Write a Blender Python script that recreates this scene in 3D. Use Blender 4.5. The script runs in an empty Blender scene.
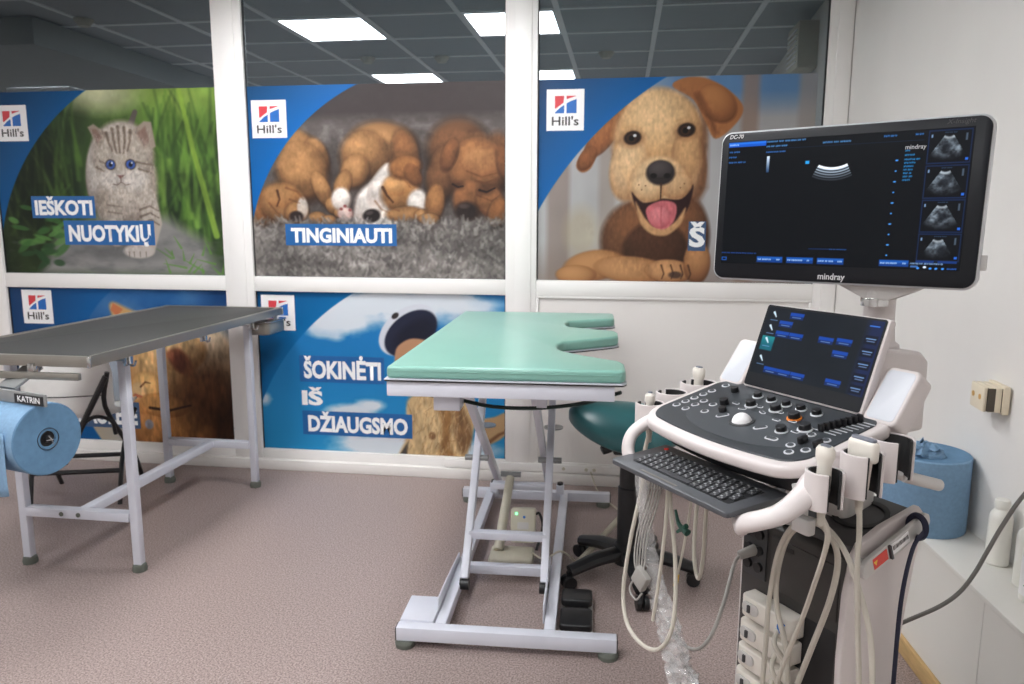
import bpy, bmesh, math, random
import numpy as np
from mathutils import Vector, Matrix

random.seed(7)
PI = math.pi
scene = bpy.context.scene
COL = scene.collection

# ------------------------------------------------------------------ camera
CAM_F, CAM_TILT, CAM_YAW, CAM_ROLL, CAM_H = 756.76, 0.1601, 0.143, 0.0027, 1.5
_c, _s = math.cos(CAM_YAW), math.sin(CAM_YAW)
_ct, _st = math.cos(CAM_TILT), math.sin(CAM_TILT)
_f0 = Vector((-_s, _c, 0)); _up = Vector((0, 0, 1)); _rt = Vector((_c, _s, 0))
_fw = _f0*_ct - _up*_st
_dn = -(_f0*_st + _up*_ct)
_r2 = _rt*math.cos(CAM_ROLL) - _dn*math.sin(CAM_ROLL)
_d2 = _rt*math.sin(CAM_ROLL) + _dn*math.cos(CAM_ROLL)
cam_d = bpy.data.cameras.new('camera')
cam = bpy.data.objects.new('camera', cam_d); COL.objects.link(cam)
cam_d.sensor_width = 36.0; cam_d.lens = 36.0*CAM_F/1024.0
cam_d.clip_start = 0.05; cam_d.clip_end = 100
cam.matrix_world = Matrix(((_r2.x, -_d2.x, -_fw.x, 0), (_r2.y, -_d2.y, -_fw.y, 0),
                           (_r2.z, -_d2.z, -_fw.z, CAM_H), (0, 0, 0, 1)))
cam_d.dof.use_dof = True
cam_d.dof.focus_distance = 1.75
cam_d.dof.aperture_fstop = 6.3
scene.camera = cam

# ------------------------------------------------------------------ world and exposure
w = bpy.data.worlds.new('world'); scene.world = w
w.use_nodes = True
w.node_tree.nodes['Background'].inputs[0].default_value = (0.02, 0.022, 0.025, 1)
w.node_tree.nodes['Background'].inputs[1].default_value = 0.3
scene.view_settings.view_transform = 'Standard'
scene.view_settings.look = 'None'
scene.view_settings.gamma = 1
scene.view_settings.use_curve_mapping = False
scene.view_settings.exposure = 0.12
LIGHT_STRENGTH = 27.0        # ceiling light panels

# ------------------------------------------------------------------ materials
def s2l(c):
    c = c/255.0
    return c/12.92 if c <= 0.04045 else ((c+0.055)/1.055)**2.4

def lin(rgb): return (s2l(rgb[0]), s2l(rgb[1]), s2l(rgb[2]), 1.0)

def M(name, rgb, rough=0.5, metal=0.0, spec=0.5, var=0.06, scale=30.0, bump=0.0, bscale=200.0, coat=0.0, stretch=None, sheen=0.0):
    m = bpy.data.materials.new(name); m.use_nodes = True
    nt = m.node_tree; b = nt.nodes['Principled BSDF']
    b.inputs['Roughness'].default_value = rough
    b.inputs['Metallic'].default_value = metal
    b.inputs['Specular IOR Level'].default_value = spec
    b.inputs['Coat Weight'].default_value = coat
    if sheen: b.inputs['Sheen Weight'].default_value = sheen
    tc = nt.nodes.new('ShaderNodeTexCoord')
    mp = nt.nodes.new('ShaderNodeMapping')
    if stretch: mp.inputs['Scale'].default_value = stretch
    nt.links.new(tc.outputs['Object'], mp.inputs['Vector'])
    n = nt.nodes.new('ShaderNodeTexNoise'); n.inputs['Scale'].default_value = scale; n.inputs['Detail'].default_value = 3
    nt.links.new(mp.outputs[0], n.inputs['Vector'])
    r = nt.nodes.new('ShaderNodeValToRGB')
    c = lin(rgb)
    r.color_ramp.elements[0].position = 0.25; r.color_ramp.elements[1].position = 0.75
    r.color_ramp.elements[0].color = (c[0]*(1-var), c[1]*(1-var), c[2]*(1-var), 1)
    r.color_ramp.elements[1].color = (min(1, c[0]*(1+var)), min(1, c[1]*(1+var)), min(1, c[2]*(1+var)), 1)
    nt.links.new(n.outputs['Fac'], r.inputs[0]); nt.links.new(r.outputs[0], b.inputs['Base Color'])
    if bump:
        n2 = nt.nodes.new('ShaderNodeTexNoise'); n2.inputs['Scale'].default_value = bscale
        nt.links.new(mp.outputs[0], n2.inputs['Vector'])
        bp = nt.nodes.new('ShaderNodeBump'); bp.inputs['Strength'].default_value = bump; bp.inputs['Distance'].default_value = 0.002
        nt.links.new(n2.outputs['Fac'], bp.inputs['Height']); nt.links.new(bp.outputs[0], b.inputs['Normal'])
    return m

def M_emit(name, rgb, strength):
    m = bpy.data.materials.new(name); m.use_nodes = True
    nt = m.node_tree; b = nt.nodes['Principled BSDF']
    b.inputs['Base Color'].default_value = (0.8, 0.8, 0.8, 1)
    b.inputs['Emission Color'].default_value = lin(rgb)
    b.inputs['Emission Strength'].default_value = strength
    return m

def M_print(name, rough=0.4, emit=0.0):
    """printed surface (or lit screen) whose colours are stored on the mesh"""
    m = bpy.data.materials.new(name); m.use_nodes = True
    nt = m.node_tree; b = nt.nodes['Principled BSDF']
    a = nt.nodes.new('ShaderNodeAttribute'); a.attribute_name = 'print'
    b.inputs['Roughness'].default_value = rough
    b.inputs['Specular IOR Level'].default_value = 0.25
    if emit:
        b.inputs['Base Color'].default_value = (0.004, 0.005, 0.006, 1); b.inputs['Specular IOR Level'].default_value = 0.12
        nt.links.new(a.outputs['Color'], b.inputs['Emission Color'])
        b.inputs['Emission Strength'].default_value = emit
    else:
        nt.links.new(a.outputs['Color'], b.inputs['Base Color'])
    return m

def M_floor():
    m = bpy.data.materials.new('vinyl_floor'); m.use_nodes = True
    nt = m.node_tree; b = nt.nodes['Principled BSDF']
    b.inputs['Roughness'].default_value = 0.42
    b.inputs['Specular IOR Level'].default_value = 0.35
    tc = nt.nodes.new('ShaderNodeTexCoord')
    n = nt.nodes.new('ShaderNodeTexNoise'); n.inputs['Scale'].default_value = 150; n.inputs['Detail'].default_value = 4; n.inputs['Roughness'].default_value = 0.7
    nt.links.new(tc.outputs['Object'], n.inputs['Vector'])
    r = nt.nodes.new('ShaderNodeValToRGB')
    e = r.color_ramp.elements
    e[0].position = 0.40; e[0].color = lin((120, 104, 101))
    e[1].position = 0.60; e[1].color = lin((176, 160, 154))
    k = e.new(0.5); k.color = lin((150, 133, 129))
    nt.links.new(n.outputs['Fac'], r.inputs[0])
    v = nt.nodes.new('ShaderNodeTexVoronoi'); v.inputs['Scale'].default_value = 420
    nt.links.new(tc.outputs['Object'], v.inputs['Vector'])
    lt = nt.nodes.new('ShaderNodeMath'); lt.operation = 'LESS_THAN'; lt.inputs[1].default_value = 0.22
    nt.links.new(v.outputs['Distance'], lt.inputs[0])
    mu = nt.nodes.new('ShaderNodeMath'); mu.operation = 'MULTIPLY'; mu.inputs[1].default_value = 0.22
    nt.links.new(lt.outputs[0], mu.inputs[0])
    mx = nt.nodes.new('ShaderNodeMix'); mx.data_type = 'RGBA'
    nt.links.new(mu.outputs[0], mx.inputs[0]); nt.links.new(r.outputs[0], mx.inputs[6])
    mx.inputs[7].default_value = lin((112, 96, 96))
    nt.links.new(mx.outputs[2], b.inputs['Base Color'])
    n2 = nt.nodes.new('ShaderNodeTexNoise'); n2.inputs['Scale'].default_value = 300
    nt.links.new(tc.outputs['Object'], n2.inputs['Vector'])
    bp = nt.nodes.new('ShaderNodeBump'); bp.inputs['Strength'].default_value = 0.04; bp.inputs['Distance'].default_value = 0.001
    nt.links.new(n2.outputs['Fac'], bp.inputs['Height']); nt.links.new(bp.outputs[0], b.inputs['Normal'])
    return m

def M_glass():
    """dark double glazing: nothing lit behind it, so it mirrors the lit ceiling"""
    m = bpy.data.materials.new('window_glass'); m.use_nodes = True
    nt = m.node_tree; b = nt.nodes['Principled BSDF']
    n = nt.nodes.new('ShaderNodeTexNoise'); n.inputs['Scale'].default_value = 0.7
    r = nt.nodes.new('ShaderNodeValToRGB')
    r.color_ramp.elements[0].color = (0.034, 0.043, 0.049, 1); r.color_ramp.elements[1].color = (0.040, 0.050, 0.057, 1)  # pale blue-grey haze over the reflection, put into the base colour
    nt.links.new(n.outputs['Fac'], r.inputs[0]); nt.links.new(r.outputs[0], b.inputs['Base Color'])
    b.inputs['Roughness'].default_value = 0.0
    b.inputs['IOR'].default_value = 3.5
    b.inputs['Specular Tint'].default_value = (0.86, 0.95, 1.0, 1)
    return m

def M_film():
    m = bpy.data.materials.new('clear_plastic_film'); m.use_nodes = True
    nt = m.node_tree; b = nt.nodes['Principled BSDF']; out = nt.nodes['Material Output']
    n = nt.nodes.new('ShaderNodeTexNoise'); n.inputs['Scale'].default_value = 60
    r = nt.nodes.new('ShaderNodeValToRGB')
    r.color_ramp.elements[0].color = (0.62, 0.61, 0.60, 1); r.color_ramp.elements[1].color = (0.9, 0.89, 0.88, 1)
    nt.links.new(n.outputs['Fac'], r.inputs[0]); nt.links.new(r.outputs[0], b.inputs['Base Color'])
    b.inputs['Roughness'].default_value = 0.12
    t = nt.nodes.new('ShaderNodeBsdfTransparent')
    mx = nt.nodes.new('ShaderNodeMixShader'); mx.inputs[0].default_value = 0.24
    nt.links.new(t.outputs[0], mx.inputs[1]); nt.links.new(b.outputs[0], mx.inputs[2]); nt.links.new(mx.outputs[0], out.inputs[0])
    return m

MT = dict(
    floor=M_floor(), glass=M_glass(), film=M_film(),
    wall=M('wall_paint', (226, 223, 219), 0.6, var=0.02, scale=4, bump=0.05, bscale=90),
    pvc=M('white_frame_plastic', (236, 233, 230), 0.35, var=0.015, scale=3),
    pvc2=M('white_panel_plastic', (230, 226, 222), 0.4, var=0.015, scale=3),
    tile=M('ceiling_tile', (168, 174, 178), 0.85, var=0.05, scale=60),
    tbar=M('ceiling_grid_metal', (244, 246, 248), 0.4, var=0.02),
    panel_light=M_emit('light_panel', (252, 253, 255), LIGHT_STRENGTH),
    grey_frame=M('grey_paint', (212, 214, 224), 0.35, var=0.03, scale=12),
    steel=M('brushed_steel', (160, 156, 148), 0.34, metal=0.75, var=0.08, scale=14, stretch=(1, 40, 40)),
    chrome=M('chrome', (205, 205, 205), 0.15, metal=1.0, var=0.03),
    rubber_mat=M('dark_rubber_mat', (52, 52, 51), 0.55, var=0.12, scale=220, bump=0.25, bscale=320),
    foot=M('grey_green_rubber', (96, 100, 92), 0.7, var=0.1),
    black=M('black_plastic', (26, 26, 28), 0.4, var=0.1),
    matte_black=M('matte_black', (30, 30, 31), 0.65, var=0.12),
    black_metal=M('black_tube', (28, 28, 30), 0.3, var=0.08),
    blue_paper=M('blue_paper', (124, 158, 188), 0.85, var=0.08, scale=90, bump=0.3, bscale=160),
    blue_paper_end=M('blue_paper_rolled_end', (94, 132, 164), 0.85, var=0.10, scale=40, bump=0.2, bscale=220),
    holder=M('grey_holder_metal', (150, 152, 152), 0.4, metal=0.4, var=0.05),
    mint=M('mint_vinyl', (128, 176, 163), 0.30, var=0.03, scale=6, bump=0.05, bscale=120),
    teal=M('teal_leatherette', (46, 98, 102), 0.36, var=0.05, scale=20, bump=0.08, bscale=260),
    green_strap=M('dark_green_strap', (22, 44, 38), 0.7, var=0.1),
    beige=M('beige_plastic', (196, 190, 172), 0.45, var=0.04),
    white_shell=M('white_shell_plastic', (250, 250, 247), 0.35, var=0.02),
    mwhite=M('machine_white', (208, 200, 198), 0.36, var=0.02, scale=8),
    mgrey=M('machine_light_grey', (196, 193, 190), 0.42, var=0.03, scale=8),
    mdark=M('machine_charcoal', (62, 62, 64), 0.5, var=0.06),
    mfront=M('machine_front_dark', (58, 55, 53), 0.45, var=0.06),
    panel_dark=M('control_panel_dark', (54, 58, 62), 0.38, var=0.04),
    panel_mid=M('control_panel_mid', (70, 74, 78), 0.38, var=0.04),
    kb=M('keyboard_tray_grey', (74, 76, 80), 0.42, var=0.04),
    kbwell=M('keyboard_well', (34, 35, 37), 0.5, var=0.05),
    key=M('key_dark', (62, 63, 66), 0.4, var=0.05),
    ring=M('key_ring_light', (206, 208, 212), 0.35, var=0.03),
    legend=M('key_legend_white', (176, 178, 180), 0.5, var=0.02),
    knob=M('knob_black', (24, 24, 26), 0.35, var=0.08),
    orange=M('orange_ring', (232, 130, 40), 0.4, var=0.03),
    bezel=M('monitor_bezel', (20, 22, 27), 0.35, spec=0.25, var=0.05),
    rim=M('monitor_rim_silver', (200, 202, 205), 0.3, metal=0.3, var=0.03),
    printtext=M('bezel_lettering', (190, 190, 192), 0.4, var=0.02),
    cable=M('cable_grey_beige', (190, 184, 172), 0.45, var=0.04),
    cable2=M('cable_grey', (150, 147, 142), 0.45, var=0.05),
    cable_dark=M('power_cable_grey', (106, 102, 98), 0.5, var=0.05),
    probe=M('probe_ivory', (222, 216, 206), 0.38, var=0.03),
    probe_tip=M('probe_lens_grey', (120, 124, 134), 0.3, var=0.04),
    navy=M('navy_webbing', (26, 28, 52), 0.75, var=0.12, bump=0.3, bscale=400),
    red=M('red_sticker', (214, 62, 50), 0.45, var=0.03),
    yellow=M('yellow_plastic', (226, 186, 50), 0.45, var=0.03),
    green_clip=M('green_clip', (22, 66, 54), 0.45, var=0.05),
    wood=M('wood_strip', (190, 158, 108), 0.5, var=0.15, scale=12, stretch=(8, 1, 8)),
    ledge=M('ledge_white', (224, 221, 214), 0.4, var=0.02, scale=4),
    pad=M('bin_pad_pale', (198, 201, 208), 0.4, var=0.02),
    socket=M('cream_plastic', (226, 214, 190), 0.4, var=0.03),
    sock_dark=M('socket_gap', (80, 72, 62), 0.6, var=0.05),
    brass=M('brass_pin', (206, 160, 76), 0.3, metal=0.7, var=0.05),
    bottle=M('white_bottle_plastic', (228, 226, 218), 0.32, var=0.02),
    label_green=M('green_print', (74, 152, 112), 0.5, var=0.05),
    led=M_emit('green_led', (90, 255, 150), 2.0),
    bluedot=M('blue_dot', (40, 110, 190), 0.4, var=0.03),
    text_white=M('white_lettering', (240, 240, 240), 0.5, var=0.01),
    text_box=M('blue_lettering_box', (24, 92, 154), 0.45, var=0.04, scale=5),
    text_box2=M('pale_navy_lettering_box', (58, 84, 118), 0.45, var=0.04, scale=5),
    logo_white=M('logo_white', (236, 234, 234), 0.45, var=0.01),
    logo_red=M('logo_red', (206, 58, 66), 0.45, var=0.03),
    logo_blue=M('logo_blue', (24, 98, 178), 0.45, var=0.03),
    logo_ink=M('logo_ink', (52, 48, 44), 0.5, var=0.03),
    print=M_print('poster_print', 0.5),
    screen=M_print('lit_screen', 0.3, emit=1.15),
    soffit=M('soffit_grey', (150, 154, 154), 0.7, var=0.03, scale=3),
)

# ------------------------------------------------------------------ mesh helpers
def link(name, me, mat=None, parent=None):
    o = bpy.data.objects.new(name, me); COL.objects.link(o)
    if mat is not None: me.materials.append(mat)
    if parent is not None: o.parent = parent
    return o

def rotz(a): return Matrix.Rotation(a, 4, 'Z')
def TR(x, y, z): return Matrix.Translation((x, y, z))
def frame(o, xa, ya, za):
    m = Matrix.Identity(4)
    for i, a in enumerate((xa, ya, za)):
        for k in range(3): m[k][i] = a[k]
    for k in range(3): m[k][3] = o[k]
    return m

def catmull(P, res=6, closed=False):
    P = [Vector(p) for p in P]; n = len(P); out = []
    rng = range(n if closed else n-1)
    for i in rng:
        if closed: p0, p1, p2, p3 = P[(i-1) % n], P[i], P[(i+1) % n], P[(i+2) % n]
        else:
            p1, p2 = P[i], P[i+1]
            p0 = P[i-1] if i > 0 else p1*2-p2
            p3 = P[i+2] if i+2 < n else p2*2-p1
        for k in range(res):
            t = k/res
            out.append(0.5*((2*p1)+(p2-p0)*t+(2*p0-5*p1+4*p2-p3)*t*t+(3*p1-p0-3*p2+p3)*t**3))
    if not closed: out.append(P[-1])
    return out

class MB:
    def __init__(s): s.v = []; s.f = []
    def add(s, V, F, Mx=None):
        o = len(s.v)
        if Mx is not None: V = [Mx @ Vector(p) for p in V]
        s.v.extend([tuple(p) for p in V]); s.f.extend([tuple(i+o for i in q) for q in F]); return s
    def box(s, c, d, Mx=None):
        x, y, z = d[0]/2, d[1]/2, d[2]/2
        V = [Vector(c)+Vector((i*x, j*y, k*z)) for k in (-1, 1) for j in (-1, 1) for i in (-1, 1)]
        return s.add(V, [(0, 2, 3, 1), (4, 5, 7, 6), (0, 1, 5, 4), (2, 6, 7, 3), (0, 4, 6, 2), (1, 3, 7, 5)], Mx)
    def span(s, x0, x1, y0, y1, z0, z1, Mx=None):
        return s.box(((x0+x1)/2, (y0+y1)/2, (z0+z1)/2), (x1-x0, y1-y0, z1-z0), Mx)
    def bar(s, p0, p1, w, h, side=None):
        p0, p1 = Vector(p0), Vector(p1); a = (p1-p0); L = a.length; a.normalize()
        sd = Vector(side) if side else (Vector((0, 0, 1)).cross(a) if abs(a.z) < 0.95 else Vector((1, 0, 0)))
        sd = (sd-a*sd.dot(a)).normalized(); u = a.cross(sd)
        return s.box((0, 0, 0), (w, h, L), frame((p0+p1)/2, sd, u, a))
    def cyl(s, p0, p1, r0, r1=None, n=16, caps=True):
        r1 = r0 if r1 is None else r1
        p0, p1 = Vector(p0), Vector(p1); a = (p1-p0).normalized()
        b = a.orthogonal().normalized(); c = a.cross(b)
        V = []
        for p, r in ((p0, r0), (p1, r1)):
            V += [p+(b*math.cos(2*PI*i/n)+c*math.sin(2*PI*i/n))*r for i in range(n)]
        F = [(i, (i+1) % n, n+(i+1) % n, n+i) for i in range(n)]
        if caps: F += [tuple(range(n-1, -1, -1)), tuple(range(n, 2*n))]
        return s.add(V, F)
    def tube(s, path, r, n=8, res=6, closed=False, smooth=True, flat=None):
        P = catmull(path, res, closed) if smooth else [Vector(p) for p in path]
        m = len(P)
        rr = r if isinstance(r, (list, tuple)) else None
        V = []; F = []
        t0 = (P[1]-P[0]).normalized(); b = t0.orthogonal().normalized()
        if flat: b = Vector(flat[2]); b = (b-t0*b.dot(t0)).normalized()
        for i in range(m):
            t = ((P[(i+1) % m]-P[i-1]) if closed or 0 < i < m-1 else (P[1]-P[0] if i == 0 else P[-1]-P[-2])).normalized()
            b = (b-t*b.dot(t)).normalized(); c = t.cross(b)
            if rr:
                q = i/(m-1)*(len(rr)-1); k = min(int(q), len(rr)-2); rad = rr[k]+(rr[k+1]-rr[k])*(q-k)
            else: rad = r
            fx, fy = (flat[0], flat[1]) if flat else (1, 1)
            V += [P[i]+(b*math.cos(2*PI*j/n)*fx+c*math.sin(2*PI*j/n)*fy)*rad for j in range(n)]
        for i in range(m if closed else m-1):
            for j in range(n):
                a0, a1 = i*n, ((i+1) % m)*n
                F.append((a0+j, a0+(j+1) % n, a1+(j+1) % n, a1+j))
        if not closed: F += [tuple(range(n-1, -1, -1)), tuple(range((m-1)*n, m*n))]
        return s.add(V, F)
    def lathe(s, prof, Mx=None, n=24, a0=0.0, a1=2*PI):
        full = abs(a1-a0-2*PI) < 1e-6
        V = []; F = []; k = len(prof); N = n if full else n+1
        for i in range(N):
            a = a0+(a1-a0)*i/n
            V += [(r*math.cos(a), r*math.sin(a), z) for r, z in prof]
        for i in range(n):
            i2 = (i+1) % N
            for j in range(k-1): F.append((i*k+j, i2*k+j, i2*k+j+1, i*k+j+1))
        return s.add(V, F, Mx)
    def arc_shell(s, r0, r1, z0, z1, a0, a1, n=24, Mx=None):
        V = []; F = []
        for i in range(n+1):
            a = a0+(a1-a0)*i/n; ca, sa = math.cos(a), math.sin(a)
            V += [(r0*ca, r0*sa, z0), (r1*ca, r1*sa, z0), (r1*ca, r1*sa, z1), (r0*ca, r0*sa, z1)]
        for i in range(n):
            for j in range(4): F.append((i*4+j, (i+1)*4+j, (i+1)*4+(j+1) % 4, i*4+(j+1) % 4))
        F += [(0, 1, 2, 3)[::-1], tuple(n*4+j for j in range(4))]
        return s.add(V, F, Mx)
    def prism(s, out, h0, h1, Mx=None):
        n = len(out)
        V = [(x, y, h0) for x, y in out]+[(x, y, h1) for x, y in out]
        F = [(i, (i+1) % n, n+(i+1) % n, n+i) for i in range(n)]+[tuple(range(n-1, -1, -1)), tuple(range(n, 2*n))]
        return s.add(V, F, Mx)
    def ell(s, c, r, Mx=None, nu=20, nv=12, fn=None):
        V = []; F = []
        for j in range(nv+1):
            t = PI*j/nv
            for i in range(nu):
                a = 2*PI*i/nu
                p = Vector((math.sin(t)*math.cos(a), math.sin(t)*math.sin(a), math.cos(t)))
                p = Vector((c[0]+p.x*r[0], c[1]+p.y*r[1], c[2]+p.z*r[2]))
                V.append(fn(p) if fn else p)
        for j in range(nv):
            for i in range(nu): F.append((j*nu+i, (j+1)*nu+i, (j+1)*nu+(i+1) % nu, j*nu+(i+1) % nu))
        return s.add(V, F, Mx)
    def mesh(s, name, bevel=0.0, seg=2, smooth=True, angle=35, Mx=None, merge=True):
        me = bpy.data.meshes.new(name); me.from_pydata(s.v, [], s.f)
        bm = bmesh.new(); bm.from_mesh(me)
        if merge: bmesh.ops.remove_doubles(bm, verts=bm.verts, dist=1e-6)
        bmesh.ops.recalc_face_normals(bm, faces=bm.faces)
        if bevel > 0:
            ed = [e for e in bm.edges if len(e.link_faces) == 2 and e.calc_face_angle(0) > math.radians(30)]
            bmesh.ops.bevel(bm, geom=ed, offset=bevel, segments=seg, profile=0.5, affect='EDGES', clamp_overlap=True)
        if Mx is not None: bm.transform(Mx)
        bm.to_mesh(me); bm.free()
        if smooth:
            me.polygons.foreach_set('use_smooth', [True]*len(me.polygons))
            me.set_sharp_from_angle(angle=math.radians(angle))
        me.update(); return me
    def build(s, name, mat, parent=None, **kw):
        return link(name, s.mesh(name, **kw), mat, parent)

def rrect(x0, x1, y0, y1, r, n=6):
    out = []
    rs = r if isinstance(r, (list, tuple)) else (r, r, r, r)
    for (cx, cy, a, q) in ((x1-rs[0], y0+rs[0], -PI/2, rs[0]), (x1-rs[1], y1-rs[1], 0, rs[1]), (x0+rs[2], y1-rs[2], PI/2, rs[2]), (x0+rs[3], y0+rs[3], PI, rs[3])):
        for i in range(n+1):
            t = a+PI/2*i/n
            out.append((cx+q*math.cos(t), cy+q*math.sin(t)))
    return out

def thing(name, label, cat, loc=(0, 0, 0), rz=0.0, group=None, kind=None):
    o = bpy.data.objects.new(name, None); COL.objects.link(o)
    o.empty_display_size = 0.1
    o.location = loc; o.rotation_euler = (0, 0, rz)
    tag(o, label, cat, group, kind); return o

def tag(o, label=None, cat=None, group=None, kind=None):
    if label: o['label'] = label
    if cat: o['category'] = cat
    if group: o['group'] = group
    if kind: o['kind'] = kind
    return o

def text_mesh(name, body, size, Mx, bold=0.0, align='LEFT', extrude=0.0, shear=0.0, width=None):
    cu = bpy.data.curves.new(name, 'FONT'); cu.body = body; cu.size = size
    cu.offset = bold; cu.align_x = align; cu.extrude = extrude; cu.shear = shear; cu.resolution_u = 3
    o = bpy.data.objects.new(name, cu); COL.objects.link(o)
    dg = bpy.context.evaluated_depsgraph_get(); dg.update()
    me = bpy.data.meshes.new_from_object(o.evaluated_get(dg))
    bpy.data.objects.remove(o); bpy.data.curves.remove(cu)
    if width:
        n = len(me.vertices); a = np.empty(n*3); me.vertices.foreach_get('co', a); a = a.reshape(-1, 3)
        x0, x1 = a[:, 0].min(), a[:, 0].max()
        a[:, 0] = (a[:, 0]-x0)*width/(x1-x0)
        me.vertices.foreach_set('co', a.ravel())
    me.transform(Mx); me.name = name
    return me

def copy_tree(o, parent=None):
    c = o.copy(); COL.objects.link(c)
    if parent is not None: c.parent = parent
    for ch in list(o.children): copy_tree(ch, c)
    return c
# ------------------------------------------------------------------ printed pictures (colours stored on a fine mesh)
class Canvas:
    def __init__(s, x0, x1, y0, y1, nx, ny, seed=1):
        s.b = (x0, x1, y0, y1); s.nx, s.ny = nx, ny
        s.X, s.Y = np.meshgrid(np.linspace(x0, x1, nx), np.linspace(y0, y1, ny))
        s.c = np.zeros((ny, nx, 3)); s.rng = np.random.default_rng(seed)
    def noise(s, sx, sy=None, octv=3, seed=0):
        sy = sy or sx; out = 0; amp = 1; tot = 0
        rg = np.random.default_rng(seed+11)
        for o in range(octv):
            u = (s.X-s.b[0])/sx; v = (s.Y-s.b[2])/sy
            g = rg.random((int(v.max())+3, int(u.max())+3))
            i, j = np.floor(v).astype(int), np.floor(u).astype(int); fv, fu = v-i, u-j
            fv = fv*fv*(3-2*fv); fu = fu*fu*(3-2*fu)
            q = (g[i, j]*(1-fu)+g[i, j+1]*fu)*(1-fv)+(g[i+1, j]*(1-fu)+g[i+1, j+1]*fu)*fv
            out = out+q*amp; tot += amp; amp *= 0.5; sx /= 2; sy /= 2
        return out/tot
    def fill(s, col): s.c[:] = np.array(col)/255.0
    def mix(s, m, col):
        s.c += m[..., None]*(np.array(col)/255.0-s.c)
    def win(s, x0, x1, y0, y1):
        kx = (s.nx-1)/(s.b[1]-s.b[0]); ky = (s.ny-1)/(s.b[3]-s.b[2])
        i0 = max(0, int((x0-s.b[0])*kx)); i1 = min(s.nx, int((x1-s.b[0])*kx)+2)
        j0 = max(0, int((y0-s.b[2])*ky)); j1 = min(s.ny, int((y1-s.b[2])*ky)+2)
        return slice(j0, max(j0, j1)), slice(i0, max(i0, i1))
    def _put(s, w, m, col):
        s.c[w] += m[..., None]*(np.array(col)/255.0-s.c[w])
    def ell(s, cx, cy, rx, ry, col, rot=0.0, soft=0.12, a=1.0):
        R = max(rx, ry)*(1+soft)+1
        w = s.win(cx-R, cx+R, cy-R, cy+R)
        dx, dy = s.X[w]-cx, s.Y[w]-cy; r = math.radians(rot)
        u = (dx*math.cos(r)+dy*math.sin(r))/rx; v = (-dx*math.sin(r)+dy*math.cos(r))/ry
        d = np.sqrt(u*u+v*v)
        s._put(w, np.clip((1-d)/soft+0.5, 0, 1)*a, col)
    def ball(s, cx, cy, rx, ry, light, dark, rot=0.0, a=1.0, soft=0.16):
        """rounded form: an ellipse shaded like a solid lit from above"""
        R = max(rx, ry)*(1+soft)+1
        w = s.win(cx-R, cx+R, cy-R, cy+R)
        dx, dy = s.X[w]-cx, s.Y[w]-cy; r = math.radians(rot)
        u = (dx*math.cos(r)+dy*math.sin(r))/rx; v = (-dx*math.sin(r)+dy*math.cos(r))/ry
        d = np.sqrt(u*u+v*v); nz = np.sqrt(np.clip(1-d*d, 0, 1))
        ny = dy/max(rx, ry); nx_ = dx/max(rx, ry)
        k = np.clip(0.16-0.42*ny-0.16*nx_+0.72*nz, 0, 1)[..., None]
        col = np.array(dark)/255*(1-k)+np.array(light)/255*k
        m = (np.clip((1-d)/soft+0.5, 0, 1)*a)[..., None]
        s.c[w] += m*(col-s.c[w])
    def polymask(s, pts, w, soft):
        X, Y = s.X[w], s.Y[w]; n = len(pts)
        d = np.full(X.shape, 1e9); ins = np.zeros(X.shape, bool)
        for i in range(n):
            ax, ay = pts[i]; bx, by = pts[(i+1) % n]; ex, ey = bx-ax, by-ay
            t = np.clip(((X-ax)*ex+(Y-ay)*ey)/(ex*ex+ey*ey+1e-9), 0, 1)
            d = np.minimum(d, (X-ax-t*ex)**2+(Y-ay-t*ey)**2)
            if abs(ey) > 1e-9:
                c = ((ay > Y) != (by > Y)) & (X < (bx-ax)*(Y-ay)/ey+ax); ins ^= c
        d = np.sqrt(d)*np.where(ins, 1, -1)
        return np.clip(d/soft+0.5, 0, 1)
    def poly(s, pts, col, soft=1.2, a=1.0, smooth=0):
        if smooth: pts = [(p.x, p.y) for p in catmull([(x, y, 0) for x, y in pts], smooth, True)]
        xs = [p[0] for p in pts]; ys = [p[1] for p in pts]
        w = s.win(min(xs)-soft, max(xs)+soft, min(ys)-soft, max(ys)+soft)
        s._put(w, s.polymask(pts, w, soft)*a, col)
    def stroke(s, pts, w0, w1, col, soft=0.8, a=1.0):
        n = len(pts); mw = max(w0, w1)+soft
        xs = [p[0] for p in pts]; ys = [p[1] for p in pts]
        w = s.win(min(xs)-mw, max(xs)+mw, min(ys)-mw, max(ys)+mw)
        X, Y = s.X[w], s.Y[w]; best = np.full(X.shape, -1e9)
        for i in range(n-1):
            ax, ay = pts[i]; bx, by = pts[i+1]; ex, ey = bx-ax, by-ay
            t = np.clip(((X-ax)*ex+(Y-ay)*ey)/(ex*ex+ey*ey+1e-9), 0, 1)
            wd = w0+(w1-w0)*(i+t)/(n-1)
            best = np.maximum(best, wd/2-np.sqrt((X-ax-t*ex)**2+(Y-ay-t*ey)**2))
        s._put(w, np.clip(best/soft+0.5, 0, 1)*a, col)
    def shade(s, n, amp, box=None):
        s.c *= (1+(n-0.5)*2*amp)[..., None]
    def hairs(s, box, n, L, ang, spread, cols, wd=0.7, a=0.5, poly=None):
        for i in range(n):
            x = s.rng.uniform(box[0], box[1]); y = s.rng.uniform(box[2], box[3])
            t = math.radians(ang+s.rng.normal()*spread); l = L*s.rng.uniform(0.5, 1.2)
            c = cols[s.rng.integers(len(cols))]
            s.stroke([(x, y), (x+math.cos(t)*l, y+math.sin(t)*l)], wd*1.3, wd*0.4, c, 0.7, a)
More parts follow.
